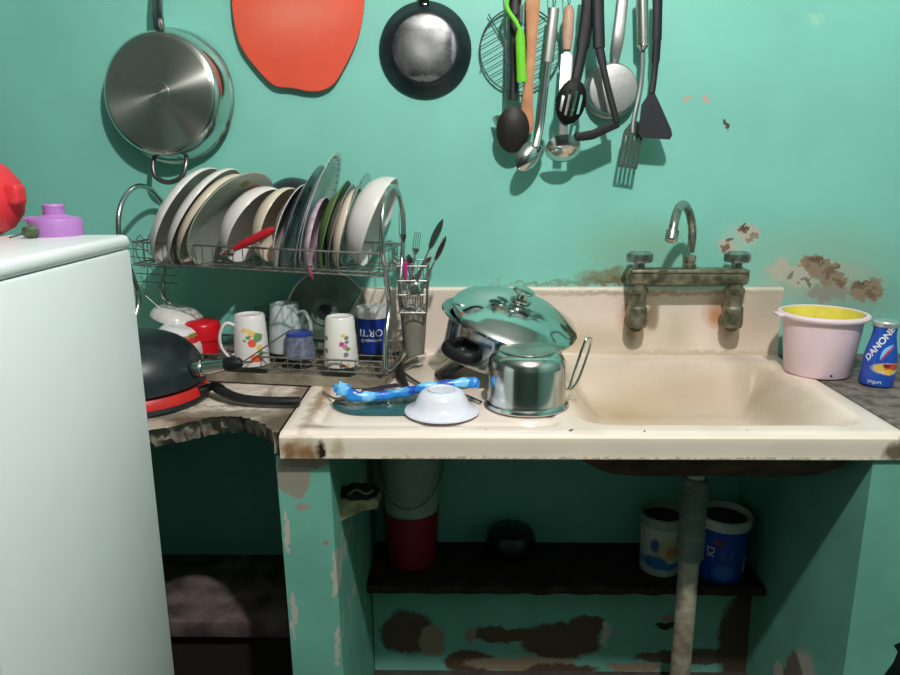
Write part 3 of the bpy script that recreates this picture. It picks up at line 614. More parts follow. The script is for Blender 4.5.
for k in range(5):
    s = -.031+k*.0133; bar(.008, LL-.008, (s, s+.0098), (s*1.04, s*1.04+.0098))
bar(LL-.008, LL, (-.0325, .0335), (-.031, .032))
finish(bm, 'blade', MSTEEL, t)
ringloop(t, 0, 0, .0, RT(o))
# black turner
t, L, o = utensil('black_turner', 'black nylon turner with solid flared blade hanging at the far right of the utensils', 'turner', .06, [(658, -8, .055), (657, 40, .055), (655, 70, .055), (652, 93, .06), (655, 138, .085)])
finish(tube(sm([L[0], (L[0]+L[1])/2, L[1]], 5), .0115, 12, flat=.0055, up=(0, 1, 0)), 'handle', MBLACK, t)
finish(tube(sm([L[1]+Vector((0, 0, .004)), L[2], L[3]], 6), [.010]*5+[.0075]*8, 10, flat=.004, up=(0, 1, 0)), 'shank', MBLACK, t)
e = L[4]
bl = [L[3]+Vector((-.004, 0, .004)), L[3]+Vector((-.026, 0, -.028)), e+Vector((-.040, 0, .012)), e+Vector((-.034, 0, .001)), e+Vector((.036, 0, -.004)), e+Vector((.043, 0, .006)), e+Vector((.04, 0, .02)), L[3]+Vector((.017, 0, -.022)), L[3]+Vector((.005, 0, .003))]
ys = [.0, -.008, -.02, -.024, -.024, -.022, -.02, -.008, 0]
bl = [Vector((p.x, L[3].y+y_, p.z)) for p, y_ in zip(bl, ys)]
bm = prism(bl, (0, .0022, 0)); finish(bm, 'blade', mat('matte_black_blade', (.008, .010, .013), .7), t)
ringloop(t, 0, 0, .0, RT(o))
# small strainer behind
t, L, o = utensil('small_strainer', 'small steel strainer tip poking out left behind the black spoon', 'strainer', .03, [(506, 60, .022), (505, 112, .022), (503, 122, .03)])
finish(tube([L[0]+Vector((0, 0, .13)), L[0], L[1]], .004, 8, flat=.002, up=(0, 1, 0)), 'handle', MSTEEL, t)
finish(lathe([(0, -.022), (.016, -.016), (.026, -.002), (.028, 0), (.026, .0), (.015, -.014), (0, -.020)], 30), 'bowl', MBRUSH, t, M=axis_m((.3, .5, .9), L[2]))
ringloop(t, 0, 0, .125, RT(o))

# ------------------------------------------------------------------ dish rack
RK = Matrix.Translation((-.463, -.172, 0)) @ Matrix.Rotation(-.15, 4, 'Z')
def make_rack():
    t = thing('dish_rack', 'two-tier chrome wire dish rack with looped ends standing on the counter', 'dish rack'); t.matrix_basis = RK
    W2, D2 = .30, .108
    for s in (-1, 1):
        x = s*(W2+.006)-(.028 if s < 0 else 0)
        P = sm([(x, -.085, .896), (x, -.10, .93), (x, -.085, .99), (x, -.055, 1.05), (x, -.075, 1.12), (x, -.105, 1.19), (x, -.098, 1.26), (x, -.058, 1.305), (x, 0, 1.322), (x, .058, 1.305), (x, .098, 1.26), (x, .105, 1.19), (x, .075, 1.12), (x, .055, 1.05), (x, .085, .99), (x, .10, .93), (x, .085, .896)], 7, True)
        finish(tube(P, .0062, 12, closed=True), 'side_loop', MCHROME, t)
    def basket(z0, z1, d2, tilt, nw, name):
        bm = bmesh.new(); f = lambda x, y, z: (x, y, z-tilt*x)
        for z, rr in ((z1, .0026), (z0, .0022)):
            c = [f(-W2, -d2, z), f(W2, -d2, z), f(W2, d2, z), f(-W2, d2, z)]
            for k in range(4): rod(c[k], c[(k+1) % 4], rr, 6, bm)
        for k in range(nw+1):
            x = -W2+2*W2*k/nw
            tube([f(x, -d2, z1), f(x, -d2, z0), f(x, d2, z0), f(x, d2, z1)], .0013, 5, bm)
        for y in (-d2*.5, 0, d2*.5): rod(f(-W2, y, z0), f(W2, y, z0), .0018, 5, bm)
        for s in (-1, 1):
            for k in range(1, 5):
                y = -d2+2*d2*k/5; rod(f(s*W2, y, z0), f(s*W2, y, z1), .0013, 5, bm)
        finish(bm, name, MWIRE, t)
    basket(1.135, 1.186, D2, .03, 24, 'upper_basket'); basket(.897, .925, D2-.006, 0, 18, 'lower_basket')
    # wire plate dividers that curl up at the left end
    bm = bmesh.new()
    for k in range(3):
        y = -.07+k*.05
        tube(sm([(-W2-.03, y, 1.10+.02*k), (-W2-.05, y, 1.16), (-W2-.04, y, 1.20), (-W2-.02, y, 1.19), (-W2+.06, y, 1.135)], 5), .0013, 5, bm)
        tube([(-W2+.01+k*.02, y, 1.135), (-W2-.005, y, 1.06), (-W2+.03, y, 1.03)], .0012, 5, bm)
    for k in range(5): rod((-W2-.025+k*.006, -.1, 1.18-.02*k), (-W2-.01+k*.004, .06, 1.15-.02*k), .0012, 5, bm)
    finish(bm, 'end_wire', MWIRE, t)
    return t
make_rack()
bm = bmesh.new(); W, D = .30, .125
outer = [(-W, -D), (W, -D), (W, D), (-W, D)]; z0, z1 = .8665, .890
vs = []
for s_, z in ((1, z0), (1.01, z1), (.985, z1), (.975, z0+.003)):
    vs.append([bm.verts.new((x*s_, y*(1+(s_-1)*2), z)) for x, y in outer])
for A, B in zip(vs, vs[1:]):
    for k in range(4): bm.faces.new((A[k], A[(k+1) % 4], B[(k+1) % 4], B[k]))
bm.faces.new(vs[0]); bm.faces.new(vs[-1])
o = finish(bm, 'drip_tray', mat('dirty_beige_tray', srgb(158, 150, 134), .45, c2=srgb(110, 100, 84), scale=20), smooth=0); o.matrix_basis = RK @ Matrix.Translation((.008, 0, 0))
tag(o, 'shallow beige drip tray under the dish rack', 'tray')

# ---- dishes in the upper basket
def prof_plate(R, dep, foot=.55, th=.0025):
    return [(0, 0), (R*foot, 0), (R*foot, -.002), (R*foot*.93, -.002), (R*foot*.9, 0)][:1]+[(R*foot, -.003), (R*.72, dep*.35), (R*.98, dep*.95), (R, dep), (R*.985, dep+th*.6), (R*.72, dep*.35+th*1.3), (R*foot, th), (0, th)]
def prof_bowl(R, dep, th=.003, foot=.4):
    n = 9; o = [(0, 0), (R*foot, 0)]
    for k in range(1, n+1):
        a = k/n; o.append((R*(foot+(1-foot)*math.sin(a*PI/2)**.9), dep*(1-math.cos(a*PI/2))**.85 if a < 1 else dep))
    i = [(max(r-th, 0), max(z, th)) for r, z in o[1:]]
    return o+[(R-th*.4, dep+th*.5)]+i[::-1]+[(0, th)]
def dish(bp, tp, y, psi, kind, m, name, label, cat, dep=.02, group=None, nshift=0, tw=0, foot=None, th=None):
    b = at(bp[0], bp[1], y=y); tt = at(tp[0], tp[1], y=y)
    u = (tt-b); R = u.length/2; u.normalize(); v = Vector((math.sin(psi), math.cos(psi), 0)); v = (v-u*u.dot(v)).normalized()
    n = u.cross(v)
    if n.x < 0: n = -n
    if n.x < 0: n = -n
    c = (b+tt)/2 - n*dep
    kw = {}
    if foot: kw['foot'] = foot
    if th: kw['th'] = th
    pr = prof_plate(R, dep, **kw) if kind == 'plate' else prof_bowl(R, dep, **kw)
    o = finish(lathe(pr, 56), name, m, smooth=50); o.matrix_basis = axis_m(n, c, u)
    return tag(o, label, cat, group), R, n, c
G = 'dishes standing in the upper basket of the rack'
MPLG = mat('greenish_grey_glaze', srgb(168, 176, 164), .2, var=.05, coat=.3, plane='xy', dist=.01, blobs=[(.085, -.03, .016, .02, srgb(210, 96, 50), .2), (.095, .02, .012, .014, srgb(120, 140, 70), .2)])
MGLASS = mat('grey_glass', (.75, .85, .84), .08, var=.03, trans=.85)
MBLUEW = mat('bluish_white_glaze', srgb(176, 184, 200), .22, var=.05, coat=.3)
MPINK = mat('pinkish_white_glaze', srgb(210, 196, 206), .25, var=.06, scale=60, c2=srgb(186, 150, 176))
MGREEN = mat('olive_green_plastic', srgb(112, 146, 84), .4, var=.05)
MLACE = mat('lace_edge_white', srgb(206, 210, 206), .25, var=.05)
Y = -.172; S = .16
dish((167, 266), (213, 168), Y, S-.03, 'bowl', MWHITE, 'deep_plate', 'white deep plate leaning at the far left end of the upper rack', 'plate', .036, G, foot=.5)
dish((181, 266), (234, 169), Y, S-.03, 'bowl', MWHITE, 'deep_plate', 'white deep plate second from the left in the upper rack, beside the cream bowl', 'plate', .034, G, foot=.5)
dish((190, 266), (242, 175), Y, S, 'bowl', MCREAM, 'soup_bowl', 'cream bowl third from the left in the upper rack, behind the platter', 'bowl', .038, G)
dish((204, 267), (262, 173), Y-.01, S+.25, 'plate', MPLG, 'platter', 'large greenish-grey platter with orange flower at its upper rim in the upper rack', 'platter', .022, G)
dish((236, 262), (277, 189), Y, S+.15, 'bowl', MWHITE, 'cereal_bowl', 'deep white bowl resting above the red handle in the upper rack', 'bowl', .055, G)
dish((270, 262), (293, 188), Y, S+.12, 'bowl', MCREAM, 'cereal_bowl', 'smaller off-white bowl to the right of the deep white one above the red handle', 'bowl', .045, G)
dish((282, 270), (306, 184), Y, S, 'plate', MWHITE, 'side_plate', 'white plate just right of the red handle in the upper rack', 'plate', .024, G)
dish((286, 270), (322, 165), Y+.01, S-.12, 'plate', mat('dark_blue_grey_glaze', srgb(112, 128, 136), .2, coat=.3), 'dinner_plate', 'dull blue-grey plate standing left of the tallest plate', 'plate', .018, G)
dish((299, 270), (328, 168), Y, S-.16, 'plate', MBLUEW, 'dinner_plate', 'bluish-white plate directly left of the tallest plate', 'plate', .016, G)
# lace edge plate: pierced rim
o, R, n, c = dish((304, 266), (338, 151), Y, S-.14, 'plate', MLACE, 'openwork_plate', 'tallest white plate in the rack, with a pierced openwork rim', 'plate', .018, G)
bm = bmesh.new(); bm.from_mesh(o.data)
hm = mat('pierced_dark', (.03, .10, .085), .6)
ob = bmesh.new()
for k in range(36):
    a = 2*PI*k/36; z = .018*.78+.0042
    for rr_, s_ in ((.90, .0028), (.80, .0020)):
        lathe([(0, .0008), (s_, .0006), (s_, -.002)], 8, bm=ob, M=Matrix.Translation((R*rr_*math.cos(a+(.05 if s_ < .0025 else 0)), R*rr_*math.sin(a+(.05 if s_ < .0025 else 0)), (.0147 if rr_ > .85 else .0098)+.0022)))
bm.free(); q = finish(ob, 'rim_piercing', hm, o)
dish((312, 270), (326, 197), Y-.02, S-.12, 'bowl', MPINK, 'small_bowl', 'pinkish-white bowl in front of the tallest plate', 'bowl', .022, G)
dish((324, 270), (348, 180), Y, S-.12, 'plate', MGREEN, 'dinner_plate', 'olive green plate in the right half of the upper rack', 'plate', .022, G)
dish((331, 268), (353, 184), Y, S-.12, 'plate', mat('taupe_glaze', srgb(150, 146, 140), .25, coat=.2), 'side_plate', 'taupe-grey plate directly right of the green plate', 'plate', .02, G)
dish((341, 268), (359, 188), Y, S-.12, 'bowl', MCREAM, 'small_bowl', 'beige bowl between the taupe plate and the clear glass plate', 'bowl', .03, G)
dish((345, 266), (368, 173), Y+.01, S-.08, 'plate', MGLASS, 'glass_plate', 'clear glass plate directly left of the big white end bowl', 'plate', .02, G)
dish((363, 266), (396, 178), Y, S-.04, 'bowl', MWHITE, 'serving_bowl', 'big deep white bowl at the right end of the upper rack', 'bowl', .062, G, foot=.5)
# dark lid at the back
o = finish(lathe([(0, .03), (.02, .029), (.04, .023), (.055, .012), (.062, 0), (.066, -.001), (.066, -.004), (.058, -.002), (.04, .018), (0, .026)], 48), 'dark_bowl', MBLACKM)
o.matrix_basis = axis_m((.1, -.8, .75), at(292, 197, y=-.07))
tag(o, 'dark navy round bowl peeking up behind the white bowls in the rack', 'bowl')
# red handled utensil
a = at(234, 249, y=-.30); b = at(274, 229, y=-.30)
t = thing('red_handled_spatula', 'red plastic handle of a utensil lying slanted through the upper rack', 'utensil', a)
d = b-a
finish(tube([d*k/8 for k in range(9)], [.0055, .007, .0085, .0092, .0095, .0097, .0098, .0092, .006], 14), 'handle', mat('dark_red_plastic', srgb(176, 28, 38), .3, var=.08), t)
e = at(223, 256, y=-.27)-a
finish(tube(sm([d*.02, d*-.12+Vector((0, .005, -.003)), e], 4), [.003]*3+[.005, .010, .014, .015, .013, .006], 10, flat=.0015, up=(0, .6, 1)), 'blade', MSTEEL, t)
# pink tag
t = finish(tube(sm([at(309, 268, y=-.31), at(311, 274, y=-.315), at(313, 279, y=-.31)], 4), [.001]+[.0035]*4+[.004, .004, .0035, .001], 8, flat=.002, up=(0, 1, 0)), 'pink_clip', mat('dusty_pink', srgb(150, 60, 100), .5))
tag(t, 'tiny dusty pink clip hanging from the front wire below the pink bowl', 'clip')

# ---- lower tier
LZ = .8985
def on(px, py, z, back=0):
    p = at(px, py, z=z); return Vector((p.x, p.y+back, z))
def mug(name, label, base, Rb, Rt, H, m, handle, hm=None, hs=1, tilt=(0, 0, 0), group=None, inverted=True):
    t = thing(name, label, 'mug', base, tilt, group)
    th = .004
    if inverted: pr = [(Rb-th, 0), (Rb, 0), (Rb+.0005, .003), (Rt, H-.004), (Rt-.003, H), (Rt-.008, H), (Rt-.009, H-.003), (Rt*.5, H-.0035), (0, H-.0035), (0, H-.007), (Rt-th-.002, H-.008), (Rb-th, 0)]
    else: pr = [(0, 0), (Rb, 0), (Rt, H), (Rt-th, H), (Rb-th, th), (0, th)]
    finish(lathe(pr, 48), 'cup', m, t)
    if handle is not None:
        ca, sa = math.cos(handle), math.sin(handle); Rm = lambda z: Rb+(Rt-Rb)*z/H
        q = [(Rm(H*.78)-.003, H*.78), (Rm(H*.8)+.018*hs, H*.84), (Rm(H*.6)+.032*hs, H*.62), (Rm(H*.4)+.030*hs, H*.38), (Rm(H*.2)+.014*hs, H*.18), (Rm(H*.15)-.003, H*.2)]
        finish(tube(sm([(r*ca, r*sa, z) for r, z in q], 6), .0042, 10, flat=.0065, up=(-sa, ca, 0)), 'handle', hm or m, t)
    return t
flo = lambda pts: [(x, z, rx, rz, c, .15) for x, z, rx, rz, c in pts]
OR, YE, GRE, RD, PK = srgb(226, 92, 58), srgb(226, 190, 110), srgb(104, 140, 96), srgb(200, 40, 40), srgb(190, 70, 130)
MM1 = mat('mug_with_oranges', srgb(222, 218, 216), .2, var=.02, dist=.01, dscale=80, blobs=flo([(.013, .058, .010, .010, OR), (.022, .02, .013, .010, OR), (.0, .088, .012, .005, YE), (.014, .08, .010, .008, YE), (.025, .07, .008, .012, GRE), (.005, .072, .007, .004, GRE), (-.004, .064, .004, .003, GRE), (.028, .045, .006, .008, YE), (.030, .032, .005, .006, GRE)]))
p = on(248, 367, LZ+.003)
mug('coffee_mug', 'upside-down white mug with orange fruit pattern, handle to the left, on the lower rack', (p.x+.0, p.y+.038, LZ+.003), .042, .036, .122, MM1, math.radians(200))
MM2 = mat('pale_blue_print_mug', srgb(206, 212, 214), .2, var=.04, c2=srgb(176, 192, 192), scale=40, dist=.015, blobs=flo([(.01, .06, .012, .02, srgb(170, 186, 190)), (-.012, .08, .01, .016, srgb(180, 196, 196))]))
mug('coffee_mug', 'upside-down white mug with faint grey-blue print, handle to the right, behind the blue-rimmed container', Vector((at(288, 350, y=-.10).x, -.115, LZ+.003)), .045, .036, .125, MM2, math.radians(-15))
FL3 = flo([(.012, .078, .005, .005, YE), (.020, .072, .005, .005, GRE), (.008, .058, .006, .006, PK), (.016, .052, .006, .006, srgb(200, 120, 160)), (.022, .045, .005, .005, srgb(110, 150, 60)), (.018, .032, .005, .006, srgb(130, 120, 140)), (-.03, .07, .005, .006, srgb(120, 140, 130)), (-.03, .04, .005, .006, srgb(150, 130, 130)), (.01, .006, .007, .004, PK), (.021, .007, .005, .004, YE), (.02, .062, .005, .004, srgb(110, 120, 140))])
MM3 = mat('mug_with_small_flowers', srgb(226, 224, 218), .2, var=.02, dist=.006, dscale=120, blobs=FL3)
p = on(339, 368, LZ+.003)
mug('coffee_mug', 'upside-down tapered white mug with small pink and yellow flowers on the lower rack', (p.x, p.y+.036, LZ+.003), .042, .034, .119, MM3, math.radians(80))
# blue cup with lettering, upside down
p = at(372, 357, y=-.13); bz = LZ+.003
t = thing('blue_cup', 'dark blue upside-down cup with white lettering at the right end of the lower rack', 'cup', (p.x+.003, -.115, bz))
finish(lathe([(.033, 0), (.0372, 0), (.0425, .090), (.0385, .090), (.033, 0)], 48), 'sleeve', mat('deep_blue_plastic', srgb(20, 52, 140), .3, var=.05), t)
finish(lathe([(.0425, .090), (.043, .108), (.041, .116), (.034, .117), (0, .116), (0, .112), (.036, .112), (.038, .09)], 48), 'rim_band', mat('greyish_white_band', srgb(206, 204, 202), .3), t, label='whitish band')
WL = mat('white_print', srgb(225, 228, 235), .4)
a0 = math.radians(-92)
text_mesh("OR'TI", .026, cyl_fn(.0407, .055, a0, PI), 'lettering', WL, t)
text_mesh("oonwaioO", .0125, cyl_fn(.0396, .034, a0, PI), 'lettering', WL, t)
# blue rimmed container
p = on(297, 360, LZ+.003)
t = thing('plastic_container', 'small clear plastic container with blue rim upside down between the mugs', 'container', (p.x, p.y+.036, LZ+.003))
bm = lathe([(.038, 0), (.040, 0), (.031, .062), (.029, .062), (.038, 0)], 40); finish(bm, 'wall', mat('cloudy_plastic', srgb(176, 184, 206), .25, trans=.5, scale=90, c2=srgb(120, 130, 160), bump=.5), t)
finish(lathe([(.0, .064), (.030, .064), (.033, .062), (.033, .056), (.030, .055), (0, .06)], 40), 'rim', mat('blue_plastic_rim', srgb(50, 70, 150), .3), t, label='blue rim')
# thin rod leaning
a = at(243, 362, y=-.31); b = at(290, 330, y=-.24)
t = thing('metal_skewer', 'thin dark metal rod leaning on the blue-rimmed container', 'skewer', a)
finish(rod((0, 0, 0), b-a, .0018, 8), 'shaft', mat('dark_rod', (.08, .07, .07), .4, .6), t)
finish(tube([(0, 0, 0), (a-b)*.06], .003, 8), 'tip', MSTEEL, t)
# red cup
p = at(206, 362, y=-.13)
t = thing('red_cup', 'bright red plastic lid-topped cup between the flowered bowls and the first mug', 'cup', (p.x, -.135, LZ+.003))
RD2 = mat('bright_red_plastic', srgb(214, 22, 38), .3, var=.05)
finish(lathe([(0, 0), (.039, 0), (.042, .03), (.042, .034)], 40), 'cup_body', RD2, t)
finish(lathe([(.042, .034), (.045, .036), (.045, .072), (.042, .079), (.034, .084), (0, .085)], 40), 'screw_lid', RD2, t)
# flowered bowls
FLB = mat('bowl_with_red_flowers', srgb(226, 224, 222), .15, var=.03, coat=.4, dist=.01, dscale=90, blobs=[(.036, .055, .014, .010, OR, .2), (.05, .056, .010, .008, RD, .2), (.028, .060, .006, .004, GRE, .2), (.044, .066, .010, .004, srgb(120, 130, 60), .2), (.062, .058, .006, .005, YE, .2), (-.004, .055, .010, .008, OR, .2), (.006, .060, .008, .005, RD, .2), (-.014, .062, .006, .003, GRE, .2), (.0, .066, .012, .003, srgb(90, 110, 50), .2), (.03, .046, .005, .004, srgb(70, 90, 60), .2)])
p = at(177, 352, y=-.17)
o = finish(lathe(prof_bowl(.066, .075), 48, M=Matrix.Rotation(PI, 4, 'X') @ Matrix.Translation((0, 0, -.078))), 'flowered_bowl', FLB, loc=(p.x, -.175, LZ+.006), rot=(0, math.radians(12), 0))
tag(o, 'white upside-down bowl with red flower sprig, under the ribbed white bowl', 'bowl')
bm = lathe(prof_bowl(.068, .034), 60, M=Matrix.Rotation(PI, 4, 'X'))
for v in bm.verts:
    a_ = math.atan2(v.co.y, v.co.x); k = 1-.02*(abs(math.sin(a_*9)) < .22); v.co.x *= k; v.co.y *= k
o = finish(bm, 'ribbed_bowl', MWHITE, loc=at(181, 318, y=-.10)+Vector((0, 0, .030)), rot=(0, math.radians(16), 0))
tag(o, 'ribbed white bowl lying tilted on top of the flowered bowl, left of lower rack', 'bowl')
p = at(136, 330, y=-.18)
o = finish(lathe([(0, 0), (.028, 0), (.038, .085), (.036, .085), (.026, .003), (0, .003)], 32), 'teal_cup', mat('teal_plastic', srgb(20, 150, 150), .3), loc=(-.722, -.10, LZ+.002), rot=(0, .0, 0))
tag(o, 'small teal plastic cup at the left end of lower rack beside the fridge', 'cup')
# glass lid leaning on the wall
c = at(327, 309, y=-.05)
t = thing('glass_pot_lid', 'large greyish glass pot lid leaning upright against the wall behind the mugs', 'lid')
t.matrix_basis = axis_m((0, -1, .22), c+Vector((0, 0, -.004)), (1, 0, 0))
GLD = mat('smoky_green_glass', srgb(118, 138, 124), .35, trans=.0, c2=srgb(88, 106, 94), scale=20)
finish(lathe([(0, .020), (.05, .016), (.085, .007), (.104, 0), (.104, -.003), (.085, .004), (.05, .013), (0, .017)], 56), 'dome', GLD, t)
finish(lathe([(.103, -.004), (.108, -.004), (.108, .003), (.103, .003)], 56, close=True), 'metal_rim', MBRUSH, t)
finish(lathe([(0, .018), (.04, .018), (.041, .021), (.038, .022), (.036, .0195), (.0, .0195)], 40), 'embossed_ring', GLD, t)
finish(lathe([(0, .016), (.008, .017), (.008, .026), (.016, .03), (.015, .036), (0, .038)], 20), 'knob', MBLACK, t)
# glass goblet
p = at(272, 308, y=-.05)
o = finish(lathe([(0, .0), (.026, 0), (.028, .002), (.006, .008), (.005, .05), (.024, .07), (.031, .10), (.029, .10), (.022, .072), (0, .06)], 32), 'glass_goblet', mat('green_tinted_glass', (.45, .7, .62), .08, trans=.9), loc=(p.x-.02, -.05, LZ+.003))
tag(o, 'green-tinted stemmed glass goblet at the back left of the glass lid', 'glass')

# ---- cutlery holder hooked on the right end
hb = at(414, 300, y=-.16)
t = thing('cutlery_holder', 'small wire cutlery basket with grey cup below, hooked on rack right end', 'cutlery holder', (hb.x, -.16, 1.03))
bm = bmesh.new(); wx, wy, tz, bz_ = .036, .06, .105, -.01
for z, s in ((tz, 1), (tz*.66, .97), (tz*.33, .93), (bz_, .88)):
    c = [(-wx*s, -wy*s, z), (wx*s, -wy*s, z), (wx*s, wy*s, z), (-wx*s, wy*s, z)]
    for k in range(4): rod(c[k], c[(k+1) % 4], .0018, 6, bm)
for k in range(6):
    x = -wx+2*wx*k/5
    for s in (-1, 1): rod((x, s*wy, tz), (x*.88, s*wy*.88, bz_), .0012, 5, bm)
for k in range(1, 7):
    y = -wy+2*wy*k/7
    for s in (-1, 1): rod((s*wx, y, tz), (s*wx*.88, y*.88, bz_), .0012, 5, bm)
    rod((-wx*.88, y*.88, bz_), (wx*.88, y*.88, bz_), .0012, 5, bm)
for y in (-.03, .03): tube(sm([(-wx, y, tz), (-wx-.012, y, tz+.012), (-wx-.02, y, tz+.002)], 4), .0018, 6, bm)
finish(bm, 'wire_basket', MWIRE, t)
finish(lathe([(.0, -.125), (.024, -.125), (.033, -.012), (.031, -.012), (.022, -.122), (0, -.122)], 30), 'lower_cup', mat('dull_grey_plastic', srgb(130, 128, 116), .5), t, label='grey tapered cup')
HB = Vector((hb.x, -.16, 1.03))
def cutlery(name, label, cat, p0, p1, kind, m=MSTEEL, hm=None, y0=-.16, y1=-.16, hw=.0035, group=None, bw=.010):
    a = at(*p0, y=y0); b = at(*p1, y=y1); d = b-a; Ld = d.length; t = thing(name, label, cat, a, group=group)
    u = d.normalized()
    hp = [d*k/6*.62 for k in range(7)]
    finish(tube(hp, [hw*1.1, hw*1.2, hw, hw*.9, hw*.8, hw*.7, hw*.6], 10, flat=.0016, up=(0, 1, 0)), 'handle', hm or m, t)
    if kind == 'spoon':
        q = [d*(.60+.40*k/8) for k in range(9)]; rr = [.002, .005, .008, .0098, .0105, .0102, .009, .0065, .0015]; rr = [r*bw/.010 for r in rr]
        finish(tube(q, rr, 12, flat=[.001]+[.003]*7+[.001], up=(0, 1, 0)), 'bowl', m, t)
    elif kind == 'knife':
        q = [d*(.60+.40*k/6) for k in range(7)]
        finish(tube(q, [bw*v for v in (.5, .9, 1, 1, .9, .7, .12)], 8, flat=.0009, up=(0, 1, 0)), 'blade', m, t)
    else:
        q = [d*(.60+.12*k/3) for k in range(4)]; bm = tube(q, [.002, .006, .009, .009], 8, flat=.001, up=(0, 1, 0))
        s_ = Vector((u.z, 0, -u.x))
        for k in range(4): rod(d*.70+s_*(-.0075+.005*k), d+s_*(-.0075+.005*k), .001, 5, bm)
        finish(bm, 'tines', m, t)
    return t
CG = 'cutlery standing in the wire holder'
cutlery('table_knife', 'steel table knife leaning furthest right in the cutlery holder, wide blade', 'knife', (410, 292), (443, 219), 'knife', bw=.009, group=CG)
cutlery('table_knife', 'steel table knife just below the furthest-right one in the cutlery holder', 'knife', (419, 296), (446, 236), 'knife', y0=-.18, y1=-.20, bw=.0075, group=CG)
cutlery('table_fork', 'thin fork standing upright near the rack end in the holder', 'fork', (404, 290), (402, 212), 'fork', y0=-.14, y1=-.14, group=CG)
cutlery('teaspoon', 'teaspoon with its small bowl up at the middle of the holder', 'spoon', (411, 296), (409, 254), 'spoon', y0=-.2, y1=-.21, bw=.012, group=CG)
cutlery('soup_spoon', 'steel spoon lying with its bowl low in front of the holder', 'spoon', (424, 262), (412, 296), 'spoon', y0=-.215, y1=-.23, bw=.016, group=CG)
cutlery('table_fork', 'fork tilting a little right behind the spoons of the holder', 'fork', (410, 290), (418, 232), 'fork', y0=-.13, y1=-.12, group=CG)
cutlery('teaspoon', 'narrow spoon handle pointing right out of the holder', 'spoon', (404, 290), (432, 256), 'spoon', y0=-.2, y1=-.2, bw=.007, group=CG)
cutlery('pink_handled_knife', 'knife with bright pink handle standing in the holder', 'knife', (405, 262), (407, 292), 'knife', hm=mat('hot_pink_plastic', srgb(220, 60, 150), .4), y0=-.225, y1=-.2, hw=.005, bw=.006)

# ------------------------------------------------------------------ things on the sink
SZ = .8665
# wok upside down and red pan beneath
cc = at(133, 388, z=.89); 
R1 = .152
t = thing('red_pan', 'red shallow pan with black rim and black curved handle under the upside-down wok', 'pan', (cc.x, cc.y+.01, CT+.001))
finish(lathe([(0, .003), (.13, .003), (.148, 0), (.158, .001), (.16, .006), (.158, .012), (.154, .014)], 64), 'rim', MBLACKM, t, label='black rim')
finish(lathe([(.156, .012), (.1535, .028), (.147, .036), (.12, .036), (0, .036)], 64), 'pan_body', mat('matte_red_enamel', srgb(196, 38, 34), .4, var=.06), t)
L0 = at(213, 386, z=.885)-t.location; hp = [at(214, 386, z=.89), at(222, 391, z=.886), at(236, 397, z=.880), at(255, 400, z=.878), at(280, 401, z=.878), at(300, 401, z=.878)]
hp = [q-t.location for q in hp]
finish(tube(sm([Vector((.150, -.02, .022))]+hp, 5), [.010]*5+[.0145]*8+[.0125]*13+[.013, .012, .012, .011, .010], 14, flat=.009, up=(0, 0, 1)), 'handle', MBLACK, t)
zz = CT+.038
t = thing('wok', 'black wok upside down beside the fridge with steel collar and black grip', 'wok', (cc.x, cc.y+.01, zz), (0, math.radians(-2), 0))
pw = [(.154, 0), (.156, .002), (.153, .014)]
for k in range(1, 13):
    a = PI/2*k/12; pw.append((.152*math.cos(a)**.80 if k < 12 else .03, .014+.102*math.sin(a)))
pw += [(0, .117)]
finish(lathe(pw, 64), 'dome', MBLACKM, t)
h0 = at(203, 371, y=cc.y-.02)-t.location; h1 = at(227, 368, y=cc.y-.03)-t.location; h2 = at(243, 367, y=cc.y-.04)-t.location
finish(tube([h0-(h1-h0)*.3, h0, h1], [.017, .0165, .0145], 16), 'steel_collar', MSTEEL, t)
finish(lathe([(0, 0), (.020, 0), (.021, .003), (.019, .005), (0, .005)], 20), 'collar_flange', MSTEEL, t).matrix_basis = axis_m(h1-h0, h0)
bm = tube([h1, h1+(h2-h1)*.15, h1+(h2-h1)*.16, h1+(h2-h1)*.45, h1+(h2-h1)*.46, h1+(h2-h1)*.8, h2], [.013, .0135, .016, .016, .0135, .013, .007], 16)
finish(bm, 'grip', MBLACK, t)
d_ = (h2-h1).normalized()
finish(rod(h2-d_*.004, h2+d_*.026, .0028, 8), 'hanging_pin', MSTEEL, t)

# inverted small pot with wire handle
p = on(530, 417, SZ); pc = Vector((p.x, p.y+.088, SZ))
t = thing('steel_pot', 'shiny steel pot standing upside down in front of the lidded pot', 'pot', pc)
finish(lathe([(.083, 0), (.090, 0), (.092, .003), (.090, .008), (.085, .011), (.084, .016), (.0835, .088), (.081, .100), (.074, .112), (.060, .119), (.04, .122), (0, .123)], 72), 'body', MSTEEL, t)
finish(lathe([(.058, .1185), (.060, .122), (.056, .124), (0, .1245)], 60), 'base_disc', MBRUSH, t)
A = [at(569, 388, y=pc.y-.012), at(575, 370, y=pc.y-.012), at(584, 344, y=pc.y-.008), at(588, 338, y=pc.y-.002), at(591, 342, y=pc.y+.004), at(585, 362, y=pc.y+.012), at(577, 382, y=pc.y+.012), at(570, 390, y=pc.y+.012)]
finish(tube(sm([Vector((.078, A[0].y-pc.y, A[0].z-pc.z))]+[q-pc for q in A], 6), .0028, 10), 'wire_handle', MSTEEL, t)
